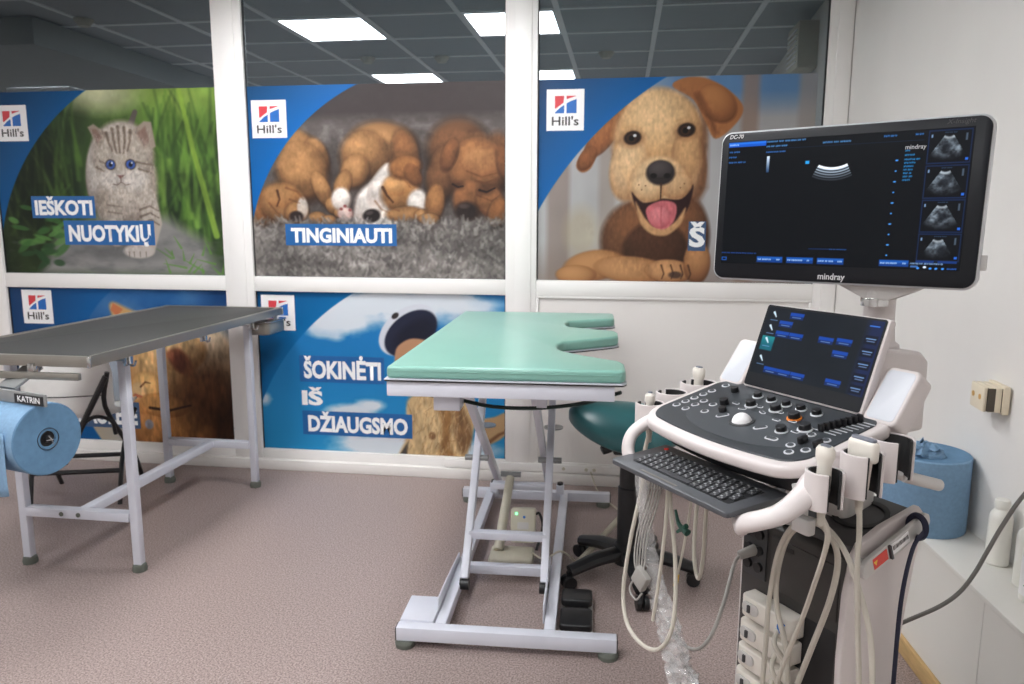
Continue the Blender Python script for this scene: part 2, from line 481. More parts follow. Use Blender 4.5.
    def mesh(s, name, Mx):
        """grid mesh in x (right), y (up) on [0,1]x[0,1], mapped by Mx; colours in attribute 'print'"""
        nx, ny = s.nx, s.ny
        u, v = np.meshgrid(np.linspace(0, 1, nx), np.linspace(1, 0, ny))
        co = np.stack([u.ravel(), v.ravel(), np.zeros(nx*ny), np.ones(nx*ny)], 1) @ np.array(Mx).T
        idx = np.arange(nx*ny).reshape(ny, nx)
        q = np.stack([idx[1:, :-1], idx[1:, 1:], idx[:-1, 1:], idx[:-1, :-1]], -1).reshape(-1, 4)
        me = bpy.data.meshes.new(name)
        me.vertices.add(nx*ny); me.vertices.foreach_set('co', co[:, :3].ravel())
        me.loops.add(q.size); me.loops.foreach_set('vertex_index', q.ravel())
        me.polygons.add(len(q)); me.polygons.foreach_set('loop_start', np.arange(len(q))*4)
        me.update(); me.validate()
        c = np.clip(s.c, 0, 1).reshape(-1, 3)
        l = np.where(c <= 0.04045, c/12.92, ((c+0.055)/1.055)**2.4)
        at = me.color_attributes.new('print', 'FLOAT_COLOR', 'POINT')
        at.data.foreach_set('color', np.concatenate([l, np.ones((len(l), 1))], 1).ravel())
        return me

def circle3(a, b, c):
    ax, ay = a; bx, by = b; cx, cy = c
    d = 2*(ax*(by-cy)+bx*(cy-ay)+cx*(ay-by))
    ux = ((ax*ax+ay*ay)*(by-cy)+(bx*bx+by*by)*(cy-ay)+(cx*cx+cy*cy)*(ay-by))/d
    uy = ((ax*ax+ay*ay)*(cx-bx)+(bx*bx+by*by)*(ax-cx)+(cx*cx+cy*cy)*(bx-ax))/d
    return ux, uy, math.hypot(ax-ux, ay-uy)

def swoosh(cv, a, b, c, c_in, c_out):
    """blue field outside a large circle, paler close to its edge"""
    ux, uy, r = circle3(a, b, c)
    d = np.hypot(cv.X-ux, cv.Y-uy)-r
    m = np.clip(d/1.2+0.5, 0, 1)*((cv.X < max(a[0], c[0])+2) & (cv.Y < max(a[1], c[1])+40))
    t = np.clip(d/80, 0, 1)[..., None]
    col = np.array(c_in)/255*(1-t)+np.array(c_out)/255*t
    cv.c += m[..., None]*(col-cv.c)

def paint_kitten():
    cv = Canvas(-3, 221, 90, 275, 350, 290, 3)
    cv.fill((44, 62, 36))
    n = cv.noise(26, 34, 4, 1)
    cv.mix(np.clip((n-0.4)*2.6, 0, 1)*0.7, (84, 118, 52))
    cv.mix(np.clip((cv.X-120)/110, 0, 1)*np.clip((235-cv.Y)/70, 0, 1)*(0.35+0.6*cv.noise(12, 40, 3, 5)), (116, 158, 62))
    cv.mix(np.clip((150-cv.Y)/60, 0, 1)*np.clip((cv.X-60)/60, 0, 1)*0.55, (140, 176, 72))
    cv.ell(108, 93, 34, 16, (214, 214, 172), soft=1.2, a=0.9)
    cv.ell(186, 96, 30, 14, (176, 204, 96), soft=1.4, a=0.6)
    cv.ell(45, 190, 34, 36, (28, 44, 26), soft=0.9, a=0.75)
    cv.ell(188, 215, 30, 34, (30, 48, 28), soft=0.9, a=0.75)
    for x0, x1, k in ((150, 222, 120), (6, 84, 80)):
        for i in range(k):
            x = cv.rng.uniform(x0, x1); y = cv.rng.uniform(150, 250); L = cv.rng.uniform(25, 90); dx = cv.rng.normal()*14
            c = ((104, 146, 56), (74, 112, 44), (128, 168, 72), (44, 70, 34), (30, 50, 28))[cv.rng.integers(5)]
            cv.stroke([(x, y), (x+dx*0.4, y-L*0.5), (x+dx, y-L)], 4.5, 1.5, c, 3.0, 0.42)
    cv.stroke([(186, 92), (196, 150), (214, 235)], 4, 6, (154, 190, 70), 2, 0.7)
    dk = cv.noise(18, 22, 4, 15); cv.c *= (0.72+0.5*dk)[..., None]
    cv.c *= (1-0.45*np.clip((95-cv.X)/60, 0, 1)*np.clip((cv.Y-100)/30, 0, 1))[..., None]
    # path of grey stones
    cv.poly([(34, 276), (58, 232), (100, 216), (165, 216), (200, 240), (216, 276)], (150, 147, 146), 14, 0.95)
    g = cv.noise(20, 9, 4, 8)
    cv.mix(np.clip((cv.Y-222)/20, 0, 1)*np.clip((g-0.48)*3, 0, 1)*0.6, (98, 98, 98))
    for i in range(26):
        x = cv.rng.uniform(6, 60); y = cv.rng.uniform(205, 272)
        cv.ell(x, y, cv.rng.uniform(5, 11), cv.rng.uniform(2, 4), ((62, 108, 50), (92, 142, 70), (40, 74, 40))[i % 3], cv.rng.uniform(-50, 50), 0.5, 0.8)
    for i in range(18):
        x = cv.rng.uniform(165, 220); y = cv.rng.uniform(245, 275)
        cv.stroke([(x, y), (x+cv.rng.uniform(-24, 10), y-cv.rng.uniform(4, 14))], 2.5, 0.6, (96, 148, 60), 1, 0.7)
    # kitten
    cv.ell(124, 252, 40, 8, (92, 92, 92), soft=1.0, a=0.6)
    cv.stroke([(137, 124), (142, 112)], 6, 5, (96, 88, 84), 1.5)
    cv.ball(104, 172, 16, 40, (216, 208, 200), (110, 98, 90), 6)
    cv.ell(106, 205, 11, 20, (150, 138, 126), 0, 0.5)
    cv.poly([(104, 168), (154, 160), (158, 200), (154, 226), (110, 228), (104, 200)], (172, 158, 144), 5, 1, 4)
    cv.ball(128, 198, 20, 26, (206, 194, 182), (120, 106, 96), 0, 0.9)
    cv.stroke([(115, 205), (114, 240)], 15, 13, (176, 164, 152), 2)
    cv.stroke([(147, 196), (152, 222), (144, 248)], 19, 17, (188, 176, 164), 2)
    cv.ell(136, 251, 15, 7.5, (198, 188, 180), 0, 0.3)
    for y in (206, 213, 220): cv.stroke([(140, y+3), (150, y-1), (158, y+4)], 2.4, 1.4, (104, 90, 80), 1.4, 0.8)
    for y in (204, 211): cv.stroke([(108, y), (122, y+2)], 2, 1.4, (124, 110, 98), 1.4, 0.7)
    for x in (126, 131, 137, 143): cv.stroke([(x, 252), (x, 257)], 1.2, 0.8, (110, 98, 92), 0.8, 0.7)
    cv.ball(127, 153, 31, 33, (206, 194, 182), (116, 102, 92))
    cv.poly([(94, 126), (100, 123), (113, 133), (104, 148)], (160, 144, 130), 1.8)
    cv.poly([(97, 128), (102, 128), (108, 136), (103, 142)], (132, 102, 92), 2, 0.8)
    cv.poly([(136, 132), (150, 121), (157, 122), (160, 146), (150, 152)], (166, 150, 136), 1.8)
    cv.poly([(142, 133), (151, 126), (154, 140), (149, 148)], (138, 106, 96), 2.5, 0.85)
    cv.ell(127, 158, 27, 26, (188, 176, 162), 0, 0.5, 0.8)
    cv.ell(112, 178, 12, 10, (216, 208, 200), 0, 0.7, 0.9)
    cv.ell(137, 178, 13, 11, (222, 214, 206), 0, 0.7, 0.9)
    for p in ([(118, 128), (119, 140), (121, 152)], [(124, 126), (124, 138), (124, 152)], [(130, 127), (130, 140), (128, 152)], [(112, 132), (114, 142), (117, 150)], [(136, 130), (135, 140), (132, 150)]):
        cv.stroke(p, 3.2, 1.6, (104, 88, 76), 1.5, 0.75)
    for p in ([(104, 160), (108, 162)], [(140, 161), (148, 163), (156, 164)], [(142, 168), (154, 172)], [(100, 166), (107, 170)]):
        cv.stroke(p, 2.4, 1.6, (112, 96, 84), 1.3, 0.75)
    for x in (114, 134):
        cv.ell(x, 163.5, 5.4, 5.4, (66, 54, 48), 0, 0.3)
        cv.ell(x, 163.5, 4.4, 4.4, (60, 92, 168), 0, 0.25)
        cv.ell(x, 163.5, 2.0, 2.4, (16, 22, 44), 0, 0.4)
        cv.ell(x+1.4, 161.8, 0.9, 0.9, (230, 238, 250), 0, 0.6)
    cv.poly([(119.5, 174), (127, 174), (123.3, 178)], (128, 88, 82), 1.2)
    cv.stroke([(123.3, 178), (123.3, 181)], 1, 0.8, (110, 84, 76), 0.8)
    cv.stroke([(115, 183), (119, 184), (123.3, 181), (128, 184), (132, 183)], 1.1, 0.8, (120, 98, 88), 0.9, 0.8)
    cv.hairs((97, 157, 128, 226), 420, 5, 95, 30, ((214, 204, 194), (140, 124, 112), (198, 186, 174)), 0.6, 0.35)
    fur = cv.noise(1.8, 3.0, 2, 41); q = np.clip((1-np.hypot((cv.X-125)/40, (cv.Y-185)/75))*5, 0, 1)
    cv.c *= (1+q*(fur-0.5)*0.34)[..., None]
    swoosh(cv, (95, 90), (42, 138), (8, 196), (0, 88, 150), (18, 54, 88))
    return cv

def paint_puppies():
    cv = Canvas(250, 507, 81, 277, 420, 320, 4)
    cv.fill((120, 114, 110))
    cv.mix(np.clip((150-cv.Y)/60, 0, 1), (90, 80, 78))
    n = cv.noise(8, 6, 4, 2); cv.mix(np.clip((n-0.45)*3, 0, 1)*0.5, (156, 150, 146)); cv.mix(np.clip((0.45-n)*3, 0, 1)*0.5, (82, 77, 75))
    cv.mix(np.clip((122-cv.Y)/14, 0, 1)*0.95, (66, 58, 58))
    T1, T2 = (186, 136, 88), (52, 32, 20)
    D1, D2 = (120, 80, 52), (32, 22, 18)
    W1, W2 = (244, 236, 228), (170, 150, 140)
    def B(cx, cy, rx, ry, l, d, rot=0.0, a=1.0, soft=0.34): cv.ball(cx, cy, rx, ry, l, d, rot, a, soft)
    for e in ((345, 190, 30, 40), (430, 190, 22, 44), (500, 190, 30, 44), (300, 180, 50, 46), (470, 180, 50, 60), (388, 180, 52, 58)): cv.ell(e[0], e[1], e[2], e[3], (62, 54, 52), 0, 0.9, 0.55)
    # left puppy: back, shoulder, foreleg, head
    B(303, 146, 17, 22, T1, T2, -25); B(320, 152, 12, 20, T1, T2, -20); B(304, 168, 27, 32, T1, T2, -25)
    B(324, 186, 9, 20, T1, T2, -22); B(335, 203, 8, 10, T1, T2, -35); B(340, 210, 5, 5, T1, T2)
    B(262, 205, 15, 20, (176, 118, 72), T2, 20); B(283, 200, 25, 22, T1, T2, 15); B(281, 192, 18, 12, T1, (150, 98, 58), 10, 0.8)
    B(297, 210, 13, 12, T1, T2); B(303, 205, 6, 11, W1, W2, 0, 0.8)
    cv.ell(296, 214, 7.5, 6, (44, 32, 30), 0, 0.4); B(318, 215, 10, 6.5, T1, T2); B(330, 217, 8, 5, T1, T2)
    cv.stroke([(277, 187), (279, 196), (276, 203)], 2.6, 1.6, (74, 42, 26), 1.6, 0.9)
    for p in ([(286, 184), (298, 188), (304, 196)], [(268, 200), (276, 210), (288, 218)], [(262, 212), (272, 220)], [(290, 196), (300, 200)]): cv.stroke(p, 1.8, 1.0, (96, 58, 34), 2, 0.6)
    # middle puppy
    B(388, 140, 34, 22, T1, T2, 8); B(410, 152, 14, 26, (150, 100, 62), D2, -10); B(368, 152, 25, 25, T1, T2, 25); B(358, 168, 15, 18, T1, T2, 20)
    cv.poly([(392, 160), (376, 176), (362, 196), (356, 216), (368, 223), (400, 222), (392, 190)], (226, 216, 206), 4, 1, 5)
    B(372, 200, 14, 20, W1, W2, 25); B(384, 182, 10, 22, W1, W2, 28, 0.9)
    B(345, 182, 9, 16, T1, T2, 18); B(343, 196, 10, 12, W1, W2, 8); B(347, 211, 8, 7, (232, 206, 196), (150, 104, 96))
    for x, y in ((343, 206), (347, 203), (352, 207)): cv.ell(x, y, 1.8, 1.6, (150, 84, 82), 0, 0.6)
    B(404, 190, 20, 21, (204, 146, 90), T2, 10); B(400, 182, 13, 10, (214, 160, 104), (160, 104, 60), 0, 0.8)
    B(409, 164, 17, 12, (176, 118, 70), (74, 44, 26), -12); B(417, 172, 8, 12, (140, 90, 54), (66, 40, 26), -30)
    B(421, 200, 11, 14, W1, W2, 10); B(408, 211, 20, 8, T1, T2, -4); B(426, 212, 9, 6, T1, T2)
    cv.ell(374, 213, 9, 7, (32, 25, 25), -10, 0.35); cv.ell(372, 210, 4, 2, (86, 76, 74), -10, 0.8, 0.8)
    cv.stroke([(386, 184), (390, 192), (396, 199)], 3.2, 1.8, (66, 38, 22), 1.5, 0.9)
    for p in ([(398, 172), (408, 176), (414, 184)], [(392, 204), (402, 208)], [(378, 198), (384, 206), (392, 210)]): cv.stroke(p, 1.8, 1.0, (110, 66, 38), 2, 0.6)
    # right puppy
    B(462, 148, 32, 32, D1, D2, 0); B(446, 172, 17, 30, D1, D2, 12); B(500, 160, 16, 30, D1, D2, 0)
    B(480, 166, 28, 32, (172, 116, 72), (60, 36, 24)); B(484, 158, 20, 15, (186, 130, 84), (120, 76, 46), 0, 0.8, 0.6)
    B(453, 152, 8, 17, (140, 90, 56), (60, 36, 24), 18); B(505, 160, 7, 18, (130, 82, 50), (60, 36, 24), -10)
    B(472, 196, 17, 20, (146, 96, 60), (46, 28, 20), 8); B(492, 198, 14, 16, (160, 106, 66), (60, 36, 24), -10)
    cv.ell(469, 208, 11, 9.5, (40, 30, 28), 0, 0.5); cv.ell(467, 203, 5, 2.4, (84, 70, 66), 0, 0.8, 0.7)
    cv.ell(461, 182, 6, 4, (70, 42, 28), 10, 1.2, 0.8); cv.ell(489, 187, 8, 4.6, (70, 42, 28), -14, 1.2, 0.8)
    cv.stroke([(456, 181), (461, 184), (466, 183)], 2.2, 1.4, (34, 20, 16), 1.2); cv.stroke([(482, 187), (489, 189), (497, 185)], 2.4, 1.4, (34, 20, 16), 1.2)
    for p in ([(470, 168), (484, 174), (500, 170)], [(478, 178), (488, 180), (498, 176)], [(478, 200), (488, 212), (498, 210)], [(480, 192), (494, 198), (502, 192)]): cv.stroke(p, 2.0, 1.0, (92, 54, 32), 2, 0.6)
    B(438, 200, 10, 20, (182, 126, 78), T2, 8); B(432, 216, 11, 6, T1, T2); B(500, 210, 10, 16, (160, 104, 62), D2, 15)
    fur = cv.noise(2.2, 3.4, 2, 21); big = cv.noise(14, 10, 3, 22)
    m = np.clip((222-cv.Y)/6, 0, 1)*np.clip((cv.Y-124)/6, 0, 1)
    cv.c *= (1+m*((fur-0.5)*0.17+(big-0.5)*0.42))[..., None]
    cols = ((172, 166, 160), (108, 102, 98), (142, 136, 130), (84, 80, 78), (124, 118, 114))
    for i in range(1700):
        x = cv.rng.uniform(250, 507); y = 217+(1-cv.rng.random()**1.2)*62
        t = cv.rng.uniform(-2.6, -0.5); L = cv.rng.uniform(3, 7)
        cv.stroke([(x, y), (x+math.cos(t)*L, y+math.sin(t)*L)], 3.2, 1.6, cols[cv.rng.integers(5)], 1.6, 0.5)
    n2 = cv.noise(36, 14, 3, 6); cv.c *= (1-np.clip((cv.Y-210)/30, 0, 1)*(0.5-n2)*0.8)[..., None]
    swoosh(cv, (363, 81), (291, 136), (252, 210), (0, 104, 184), (22, 70, 112))
    return cv

def paint_dog():
    cv = Canvas(538, 819, 77, 282, 440, 322, 5)
    cv.fill((170, 168, 168))
    cv.mix(np.clip((118-cv.Y)/26, 0, 1)*np.clip((cv.X-640)/40, 0, 1), (92, 132, 176))
    cv.mix(np.clip((cv.Y-120)/60, 0, 1)*0.5, (192, 190, 190))
    for x, wd, c in ((560, 24, (146, 130, 122)), (612, 18, (160, 148, 140)), (755, 17, (148, 124, 110)), (706, 12, (164, 158, 154)), (812, 20, (150, 142, 138))):
        cv.poly([(x-wd/2, 70), (x+wd/2, 70), (x+wd/2, 290), (x-wd/2, 290)], c, 6, 0.8)
    cv.ell(585, 232, 18, 26, (184, 168, 140), 0, 0.7, 0.6)
    cv.mix(np.clip((cv.Y-240)/40, 0, 1)*0.6, (140, 122, 112))
    cv.shade(cv.noise(30, 60, 3, 3), 0.07)
    B = cv.ball
    K1, K2 = (132, 86, 56), (42, 26, 20)
    F1, F2 = (232, 190, 140), (150, 98, 58)
    # body and paws
    B(652, 240, 46, 44, K1, K2); B(690, 236, 30, 44, K1, K2); B(664, 250, 34, 30, (84, 52, 36), K2, 0, 0.9)
    B(600, 266, 34, 16, (206, 150, 98), (120, 74, 44), -8); B(640, 270, 40, 14, (214, 158, 106), (120, 74, 44), 4)
    B(580, 276, 22, 10, (206, 150, 98), (120, 74, 44)); B(680, 271, 26, 12, (220, 164, 112), (116, 72, 44), 3); B(708, 262, 14, 22, (196, 140, 92), (96, 58, 36))
    for x in (671, 681, 691, 699): cv.stroke([(x, 265), (x+3, 274), (x+1, 279)], 2.0, 1.2, (74, 46, 32), 1.2, 0.8)
    cv.ell(686, 275, 7, 3.6, (60, 44, 40), 0, 0.5, 0.8)
    # ears behind the skull
    cv.poly([(632, 104), (614, 110), (596, 134), (579, 160), (584, 170), (594, 166), (604, 148), (624, 134), (634, 120)], (150, 92, 54), 2, 1, 5)
    B(606, 134, 12, 26, (176, 112, 68), (92, 52, 32), 38, 0.9); B(590, 156, 8, 14, (150, 92, 54), (84, 48, 30), 34, 0.9)
    # skull
    B(664, 140, 48, 52, F1, F2); B(664, 122, 38, 34, (236, 196, 146), (196, 146, 96), 0, 0.8)
    B(634, 166, 20, 34, (234, 196, 150), (176, 124, 78), 8, 0.9); B(696, 164, 18, 36, (214, 166, 116), (112, 70, 44), -6, 0.9)
    cv.poly([(706, 108), (714, 116), (716, 186), (704, 206), (708, 160)], (110, 70, 46), 6, 0.6)
    cv.poly([(676, 86), (690, 78), (712, 80), (734, 92), (748, 108), (741, 124), (722, 138), (711, 122), (698, 100)], (172, 110, 66), 2, 1, 5)
    B(722, 104, 22, 16, (190, 126, 76), (104, 60, 36), 40, 0.9); cv.stroke([(702, 96), (713, 112), (722, 132)], 8, 4, (112, 66, 40), 4, 0.6)
    # eyes
    for x, y, r in ((637, 136, -8), (692, 129, -8)):
        cv.ell(x, y+1, 12, 8.5, (160, 112, 74), r, 0.7, 0.8)
        cv.ell(x, y, 9, 6.8, (36, 24, 20), r, 0.3); cv.ell(x-1, y+0.5, 5, 5, (70, 44, 28), 0, 0.5, 0.7); cv.ell(x-1, y+0.5, 2.8, 2.8, (14, 10, 10), 0, 0.4)
        cv.ell(x+2.4, y-2.2, 1.7, 1.4, (226, 226, 230), 0, 0.5)
        cv.stroke([(x-10, y-9), (x, y-12), (x+9, y-9)], 3, 2, (206, 160, 110), 2.5, 0.6)
    # muzzle, open mouth, tongue
    B(666, 186, 32, 32, (236, 198, 152), (168, 116, 74))
    cv.poly([(638, 190), (650, 201), (668, 197), (690, 197), (701, 183), (697, 206), (683, 226), (665, 231), (650, 220), (642, 205)], (46, 24, 24), 2, 1, 5)
    cv.poly([(642, 200), (652, 216), (664, 226), (682, 222), (694, 206), (690, 222), (676, 234), (660, 233), (648, 222)], (206, 156, 108), 2.5, 1, 5)
    cv.poly([(655, 205), (670, 199), (684, 203), (683, 219), (673, 228), (661, 225), (654, 214)], (212, 112, 118), 1.8, 1, 5)
    B(668, 216, 12, 11, (228, 140, 144), (178, 82, 90), 0, 0.7); cv.stroke([(669, 205), (669, 222)], 1.6, 1, (168, 76, 84), 1.6, 0.7)
    B(655, 186, 18, 14, (236, 200, 156), (186, 136, 90), 16, 0.95); B(684, 184, 16, 13, (226, 184, 138), (166, 116, 76), -14, 0.95)
    cv.ell(667, 171, 15, 12.5, (44, 36, 36), 0, 0.22); B(667, 168, 13, 9, (92, 84, 84), (34, 28, 28), 0, 0.8)
    cv.ell(660, 174, 3.4, 2.6, (14, 11, 11), 0, 0.5); cv.ell(674, 174, 3.4, 2.6, (14, 11, 11), 0, 0.5)
    cv.stroke([(668, 182), (668, 198)], 1.8, 1.2, (62, 38, 30), 1.2)
    for x, y in ((648, 188), (652, 184), (645, 183), (688, 186), (692, 182)): cv.ell(x, y, 0.9, 0.9, (120, 84, 58), 0, 0.6, 0.7)
    fur = cv.noise(2.4, 4.2, 2, 31); big = cv.noise(16, 14, 3, 32)
    dx, dy = (cv.X-660)/92, (cv.Y-180)/112
    m = np.clip((1-np.sqrt(dx*dx+dy*dy))*5, 0, 1)*np.clip((cv.c[..., 0]-cv.c[..., 2]-0.07)*9, 0, 1)
    cv.c *= (1+m*((fur-0.5)*0.22+(big-0.5)*0.16))[..., None]
    swoosh(cv, (672, 76), (596, 134), (538, 210), (6, 98, 170), (28, 64, 104))
    return cv

def paint_cat():
    cv = Canvas(8, 232, 289, 442, 340, 234, 6)
    cv.fill((30, 92, 154))
    n = cv.noise(40, 30, 4, 2)
    cv.mix(np.clip((cv.X-60)/60, 0, 1)*np.clip((n-0.3)*2, 0, 1)*0.8, (96, 140, 190))
    cv.mix(np.clip((cv.X-190)/30, 0, 1)*np.clip((330-cv.Y)/30, 0, 1), (18, 66, 122))
    cv.mix(np.clip((cv.Y-330)/30, 0, 1)*np.clip((cv.X-30)/40, 0, 1), (164, 174, 186))
    cv.mix(np.clip((cv.Y-395)/24, 0, 1)*np.clip((150-cv.X)/70, 0, 1), (196, 178, 150))
    B = cv.ball
    O1, O2 = (240, 194, 132), (168, 104, 56)
    cv.poly([(113, 312), (116, 302), (136, 310), (168, 318), (196, 328), (130, 340)], (214, 170, 110), 4, 1, 4)
    cv.poly([(113, 310), (116, 303), (126, 309), (119, 316)], (206, 120, 78), 1.5)
    B(206, 362, 34, 46, (240, 220, 188), (170, 128, 86), 10, 1.0, 0.5); B(214, 420, 46, 40, (80, 46, 26), (26, 14, 10), 0, 1.0, 0.7)
    B(168, 424, 44, 36, (216, 150, 86), (120, 70, 36)); B(160, 366, 36, 44, O1, O2); B(176, 346, 32, 22, (242, 208, 156), (196, 140, 82), 8, 0.9)
    B(144, 392, 18, 22, (240, 190, 122), (190, 124, 66), 6); B(136, 393, 9, 12, (240, 200, 146), (190, 130, 76), 0, 0.9)
    B(160, 404, 26, 12, (226, 164, 96), (150, 90, 46), 4, 0.9)
    cv.poly([(166, 352), (180, 346), (192, 360), (190, 374), (176, 368)], (150, 84, 58), 4, 0.9, 4); cv.ell(180, 360, 7, 9, (96, 48, 38), -20, 0.7, 0.8)
    B(206, 388, 30, 36, (96, 58, 32), (40, 22, 14), 20, 0.95, 1.1)
    cv.stroke([(138, 386), (143, 381), (148, 382)], 2.0, 1.2, (104, 60, 36), 1, 0.9)
    cv.stroke([(132, 395), (138, 396)], 4, 2, (196, 108, 80), 1.5)
    cv.stroke([(146, 407), (166, 409), (188, 403)], 3, 2, (44, 26, 20), 1.2, 0.9)
    cv.ell(144, 424, 4.5, 5, (150, 148, 158), 0, 0.3)
    f1 = cv.noise(3, 8, 3, 61); f2 = cv.noise(12, 16, 3, 62); q = np.clip((cv.X-128)/12, 0, 1)*np.clip((cv.Y-320)/14, 0, 1)
    cv.c *= (1+q*((f1-0.5)*0.55+(f2-0.5)*0.4))[..., None]
    ux, uy, r = circle3((118, 289), (92, 315), (72, 372))
    d = np.hypot(cv.X-ux, cv.Y-uy)-r
    m = np.clip(d/2+0.5, 0, 1)*(cv.X < 118)
    t = np.clip(d/70, 0, 1)[..., None]
    cv.c += m[..., None]*(np.array((0, 92, 160))/255*(1-t)+np.array((18, 62, 110))/255*t-cv.c)
    return cv

def paint_jump():
    cv = Canvas(259, 506, 292, 454, 370, 244, 8)
    t = np.clip((cv.Y-292)/162, 0, 1)
    cv.c[:] = (np.array((26, 118, 190))/255)*(1-t[..., None])+(np.array((40, 152, 212))/255)*t[..., None]
    n = cv.noise(46, 26, 5, 4)
    def cloud(cx, cy, rx, ry, a=1.0):
        d = np.sqrt(((cv.X-cx)/rx)**2+((cv.Y-cy)/ry)**2)
        cv.mix(np.clip((1.05-d+(n-0.5)*1.5)*1.8, 0, 1)*a, (226, 234, 242))
    cloud(395, 296, 110, 26); cloud(345, 318, 36, 18); cloud(470, 300, 50, 14, 0.9); cloud(330, 332, 22, 10, .8)
    cloud(355, 415, 34, 12); cloud(385, 448, 48, 16); cloud(375, 405, 20, 10); cloud(480, 446, 34, 14, 0.9); cloud(490, 420, 20, 8, .7); cloud(262, 402, 12, 10, .9)
    cv.mix(np.clip((cv.X-486)/20, 0, 1)*np.clip((n-0.4)*3, 0, 1)*0.7, (40, 132, 196))
    # flying disc
    cv.ell(411, 328, 33, 20.5, (222, 226, 236), -38, 0.06)
    cv.ell(414, 331, 30, 18.5, (36, 40, 62), -38, 0.08)
    cv.ell(418, 334, 24, 13, (24, 26, 42), -38, 0.5, 0.8)
    cv.ell(399, 314, 4, 2.6, (50, 44, 44), -38, 0.4)
    # dog
    cv.poly([(398, 352), (406, 340), (420, 336), (436, 344), (440, 380), (402, 384)], (196, 146, 110), 2, 1, 4)
    cv.poly([(412, 396), (430, 386), (452, 388), (470, 398), (476, 420), (470, 446), (460, 462), (402, 462), (408, 436), (408, 410)], (214, 182, 134), 3, 1, 5)
    cv.poly([(440, 396), (454, 402), (452, 440), (458, 462), (440, 462), (444, 428)], (150, 106, 62), 4, 0.9, 4)
    cv.poly([(458, 394), (468, 410), (474, 434), (464, 452), (456, 430)], (120, 84, 54), 4, 0.8, 4)
    cv.ell(434, 434, 3.5, 4, (130, 92, 60), 0, 0.6)
    cv.poly([(480, 418), (496, 412), (508, 408), (508, 428), (492, 440), (482, 436)], (198, 160, 116), 2.5, 1, 4)
    cv.stroke([(488, 440), (500, 430), (508, 426)], 4, 2, (120, 78, 48), 2, 0.8)
    cv.poly([(400, 456), (410, 440), (408, 456)], (60, 56, 56), 2, 0.9)
    cv.hairs((408, 472, 392, 458), 380, 9, 100, 22, ((236, 210, 166), (180, 136, 88), (206, 168, 116), (120, 82, 50)), 0.8, 0.35)
    fur = cv.noise(3, 9, 3, 51); q = np.clip((1-np.hypot((cv.X-438)/36, (cv.Y-428)/42))*5, 0, 1)
    cv.c *= (1+q*(fur-0.5)*0.45)[..., None]
    swoosh(cv, (360, 291), (299, 341), (264, 394), (0, 112, 178), (0, 68, 118))
    return cv
# ------------------------------------------------------------------ the room
GY = 4.2121                       # glass plane of the partition
FY = 4.186                        # front of its frame
CEIL = 2.80
def rwall_x(y): return 1.122+0.054*(GY-y)
def structure(name, bm, mat, **kw):
    return tag(bm.build(name, mat, None, **kw), kind='structure')

structure('floor', MB().span(-6.7, 1.75, -2.3, 4.5, -0.06, 0.0), MT['floor'], smooth=False)
structure('wall_front', MB().span(-6.7, 1.75, -2.4, -2.3, 0, CEIL+0.1), MT['wall'], smooth=False)
structure('wall_left', MB().span(-6.8, -6.7, -2.4, 4.5, 0, CEIL+0.1), MT['wall'], smooth=False)
_wr = MB(); _y0, _y1 = -2.3, 4.45
_wr.prism([(rwall_x(_y0), _y0), (rwall_x(_y0)+0.12, _y0), (rwall_x(_y1)+0.12, _y1), (rwall_x(_y1), _y1)], 0, CEIL+0.1)
structure('wall_right', _wr, MT['wall'], smooth=False)

# partition: posts, rails, glass, white lower panel
PX = [(-3.775, -2.317), (-2.137, -0.642), (-0.468, 1.0065)]
ZT, ZM, ZL, ZB = 2.2425, 1.1674, 1.0812, 0.1198
wb = tag(bpy.data.objects.new('wall_back', None), kind='structure'); COL.objects.link(wb)
MB().span(-6.7, -3.955, FY, GY+0.15, 0, CEIL+0.05).build('plain_wall', MT['wall'], wb, smooth=False)
MB().span(-3.955, 1.2, GY+0.01, GY+0.15, 0, CEIL+0.05).build('backing', MT['matte_black'], wb, smooth=False)
def post(x0, x1):
    MB().span(x0, x1, FY, GY+0.01, 0.06, CEIL).build('post', MT['pvc'], wb, bevel=0.004, seg=2)
for x0, x1 in ((-3.955, PX[0][0]), (PX[0][1], PX[1][0]), (PX[1][1], PX[2][0]), (PX[2][1], 1.122)): post(x0, x1)
for xm in ((PX[0][1]+PX[1][0])/2, (PX[1][1]+PX[2][0])/2+0.012):     # raised cover strip on each post
    MB().span(xm-0.045, xm+0.045, FY-0.007, FY+0.002, 0.06, CEIL).build('cover_strip', MT['pvc'], wb, bevel=0.003, seg=2)
MB().span(1.045, 1.118, FY-0.007, FY+0.002, 0.06, CEIL).build('cover_strip', MT['pvc'], wb, bevel=0.003, seg=2)
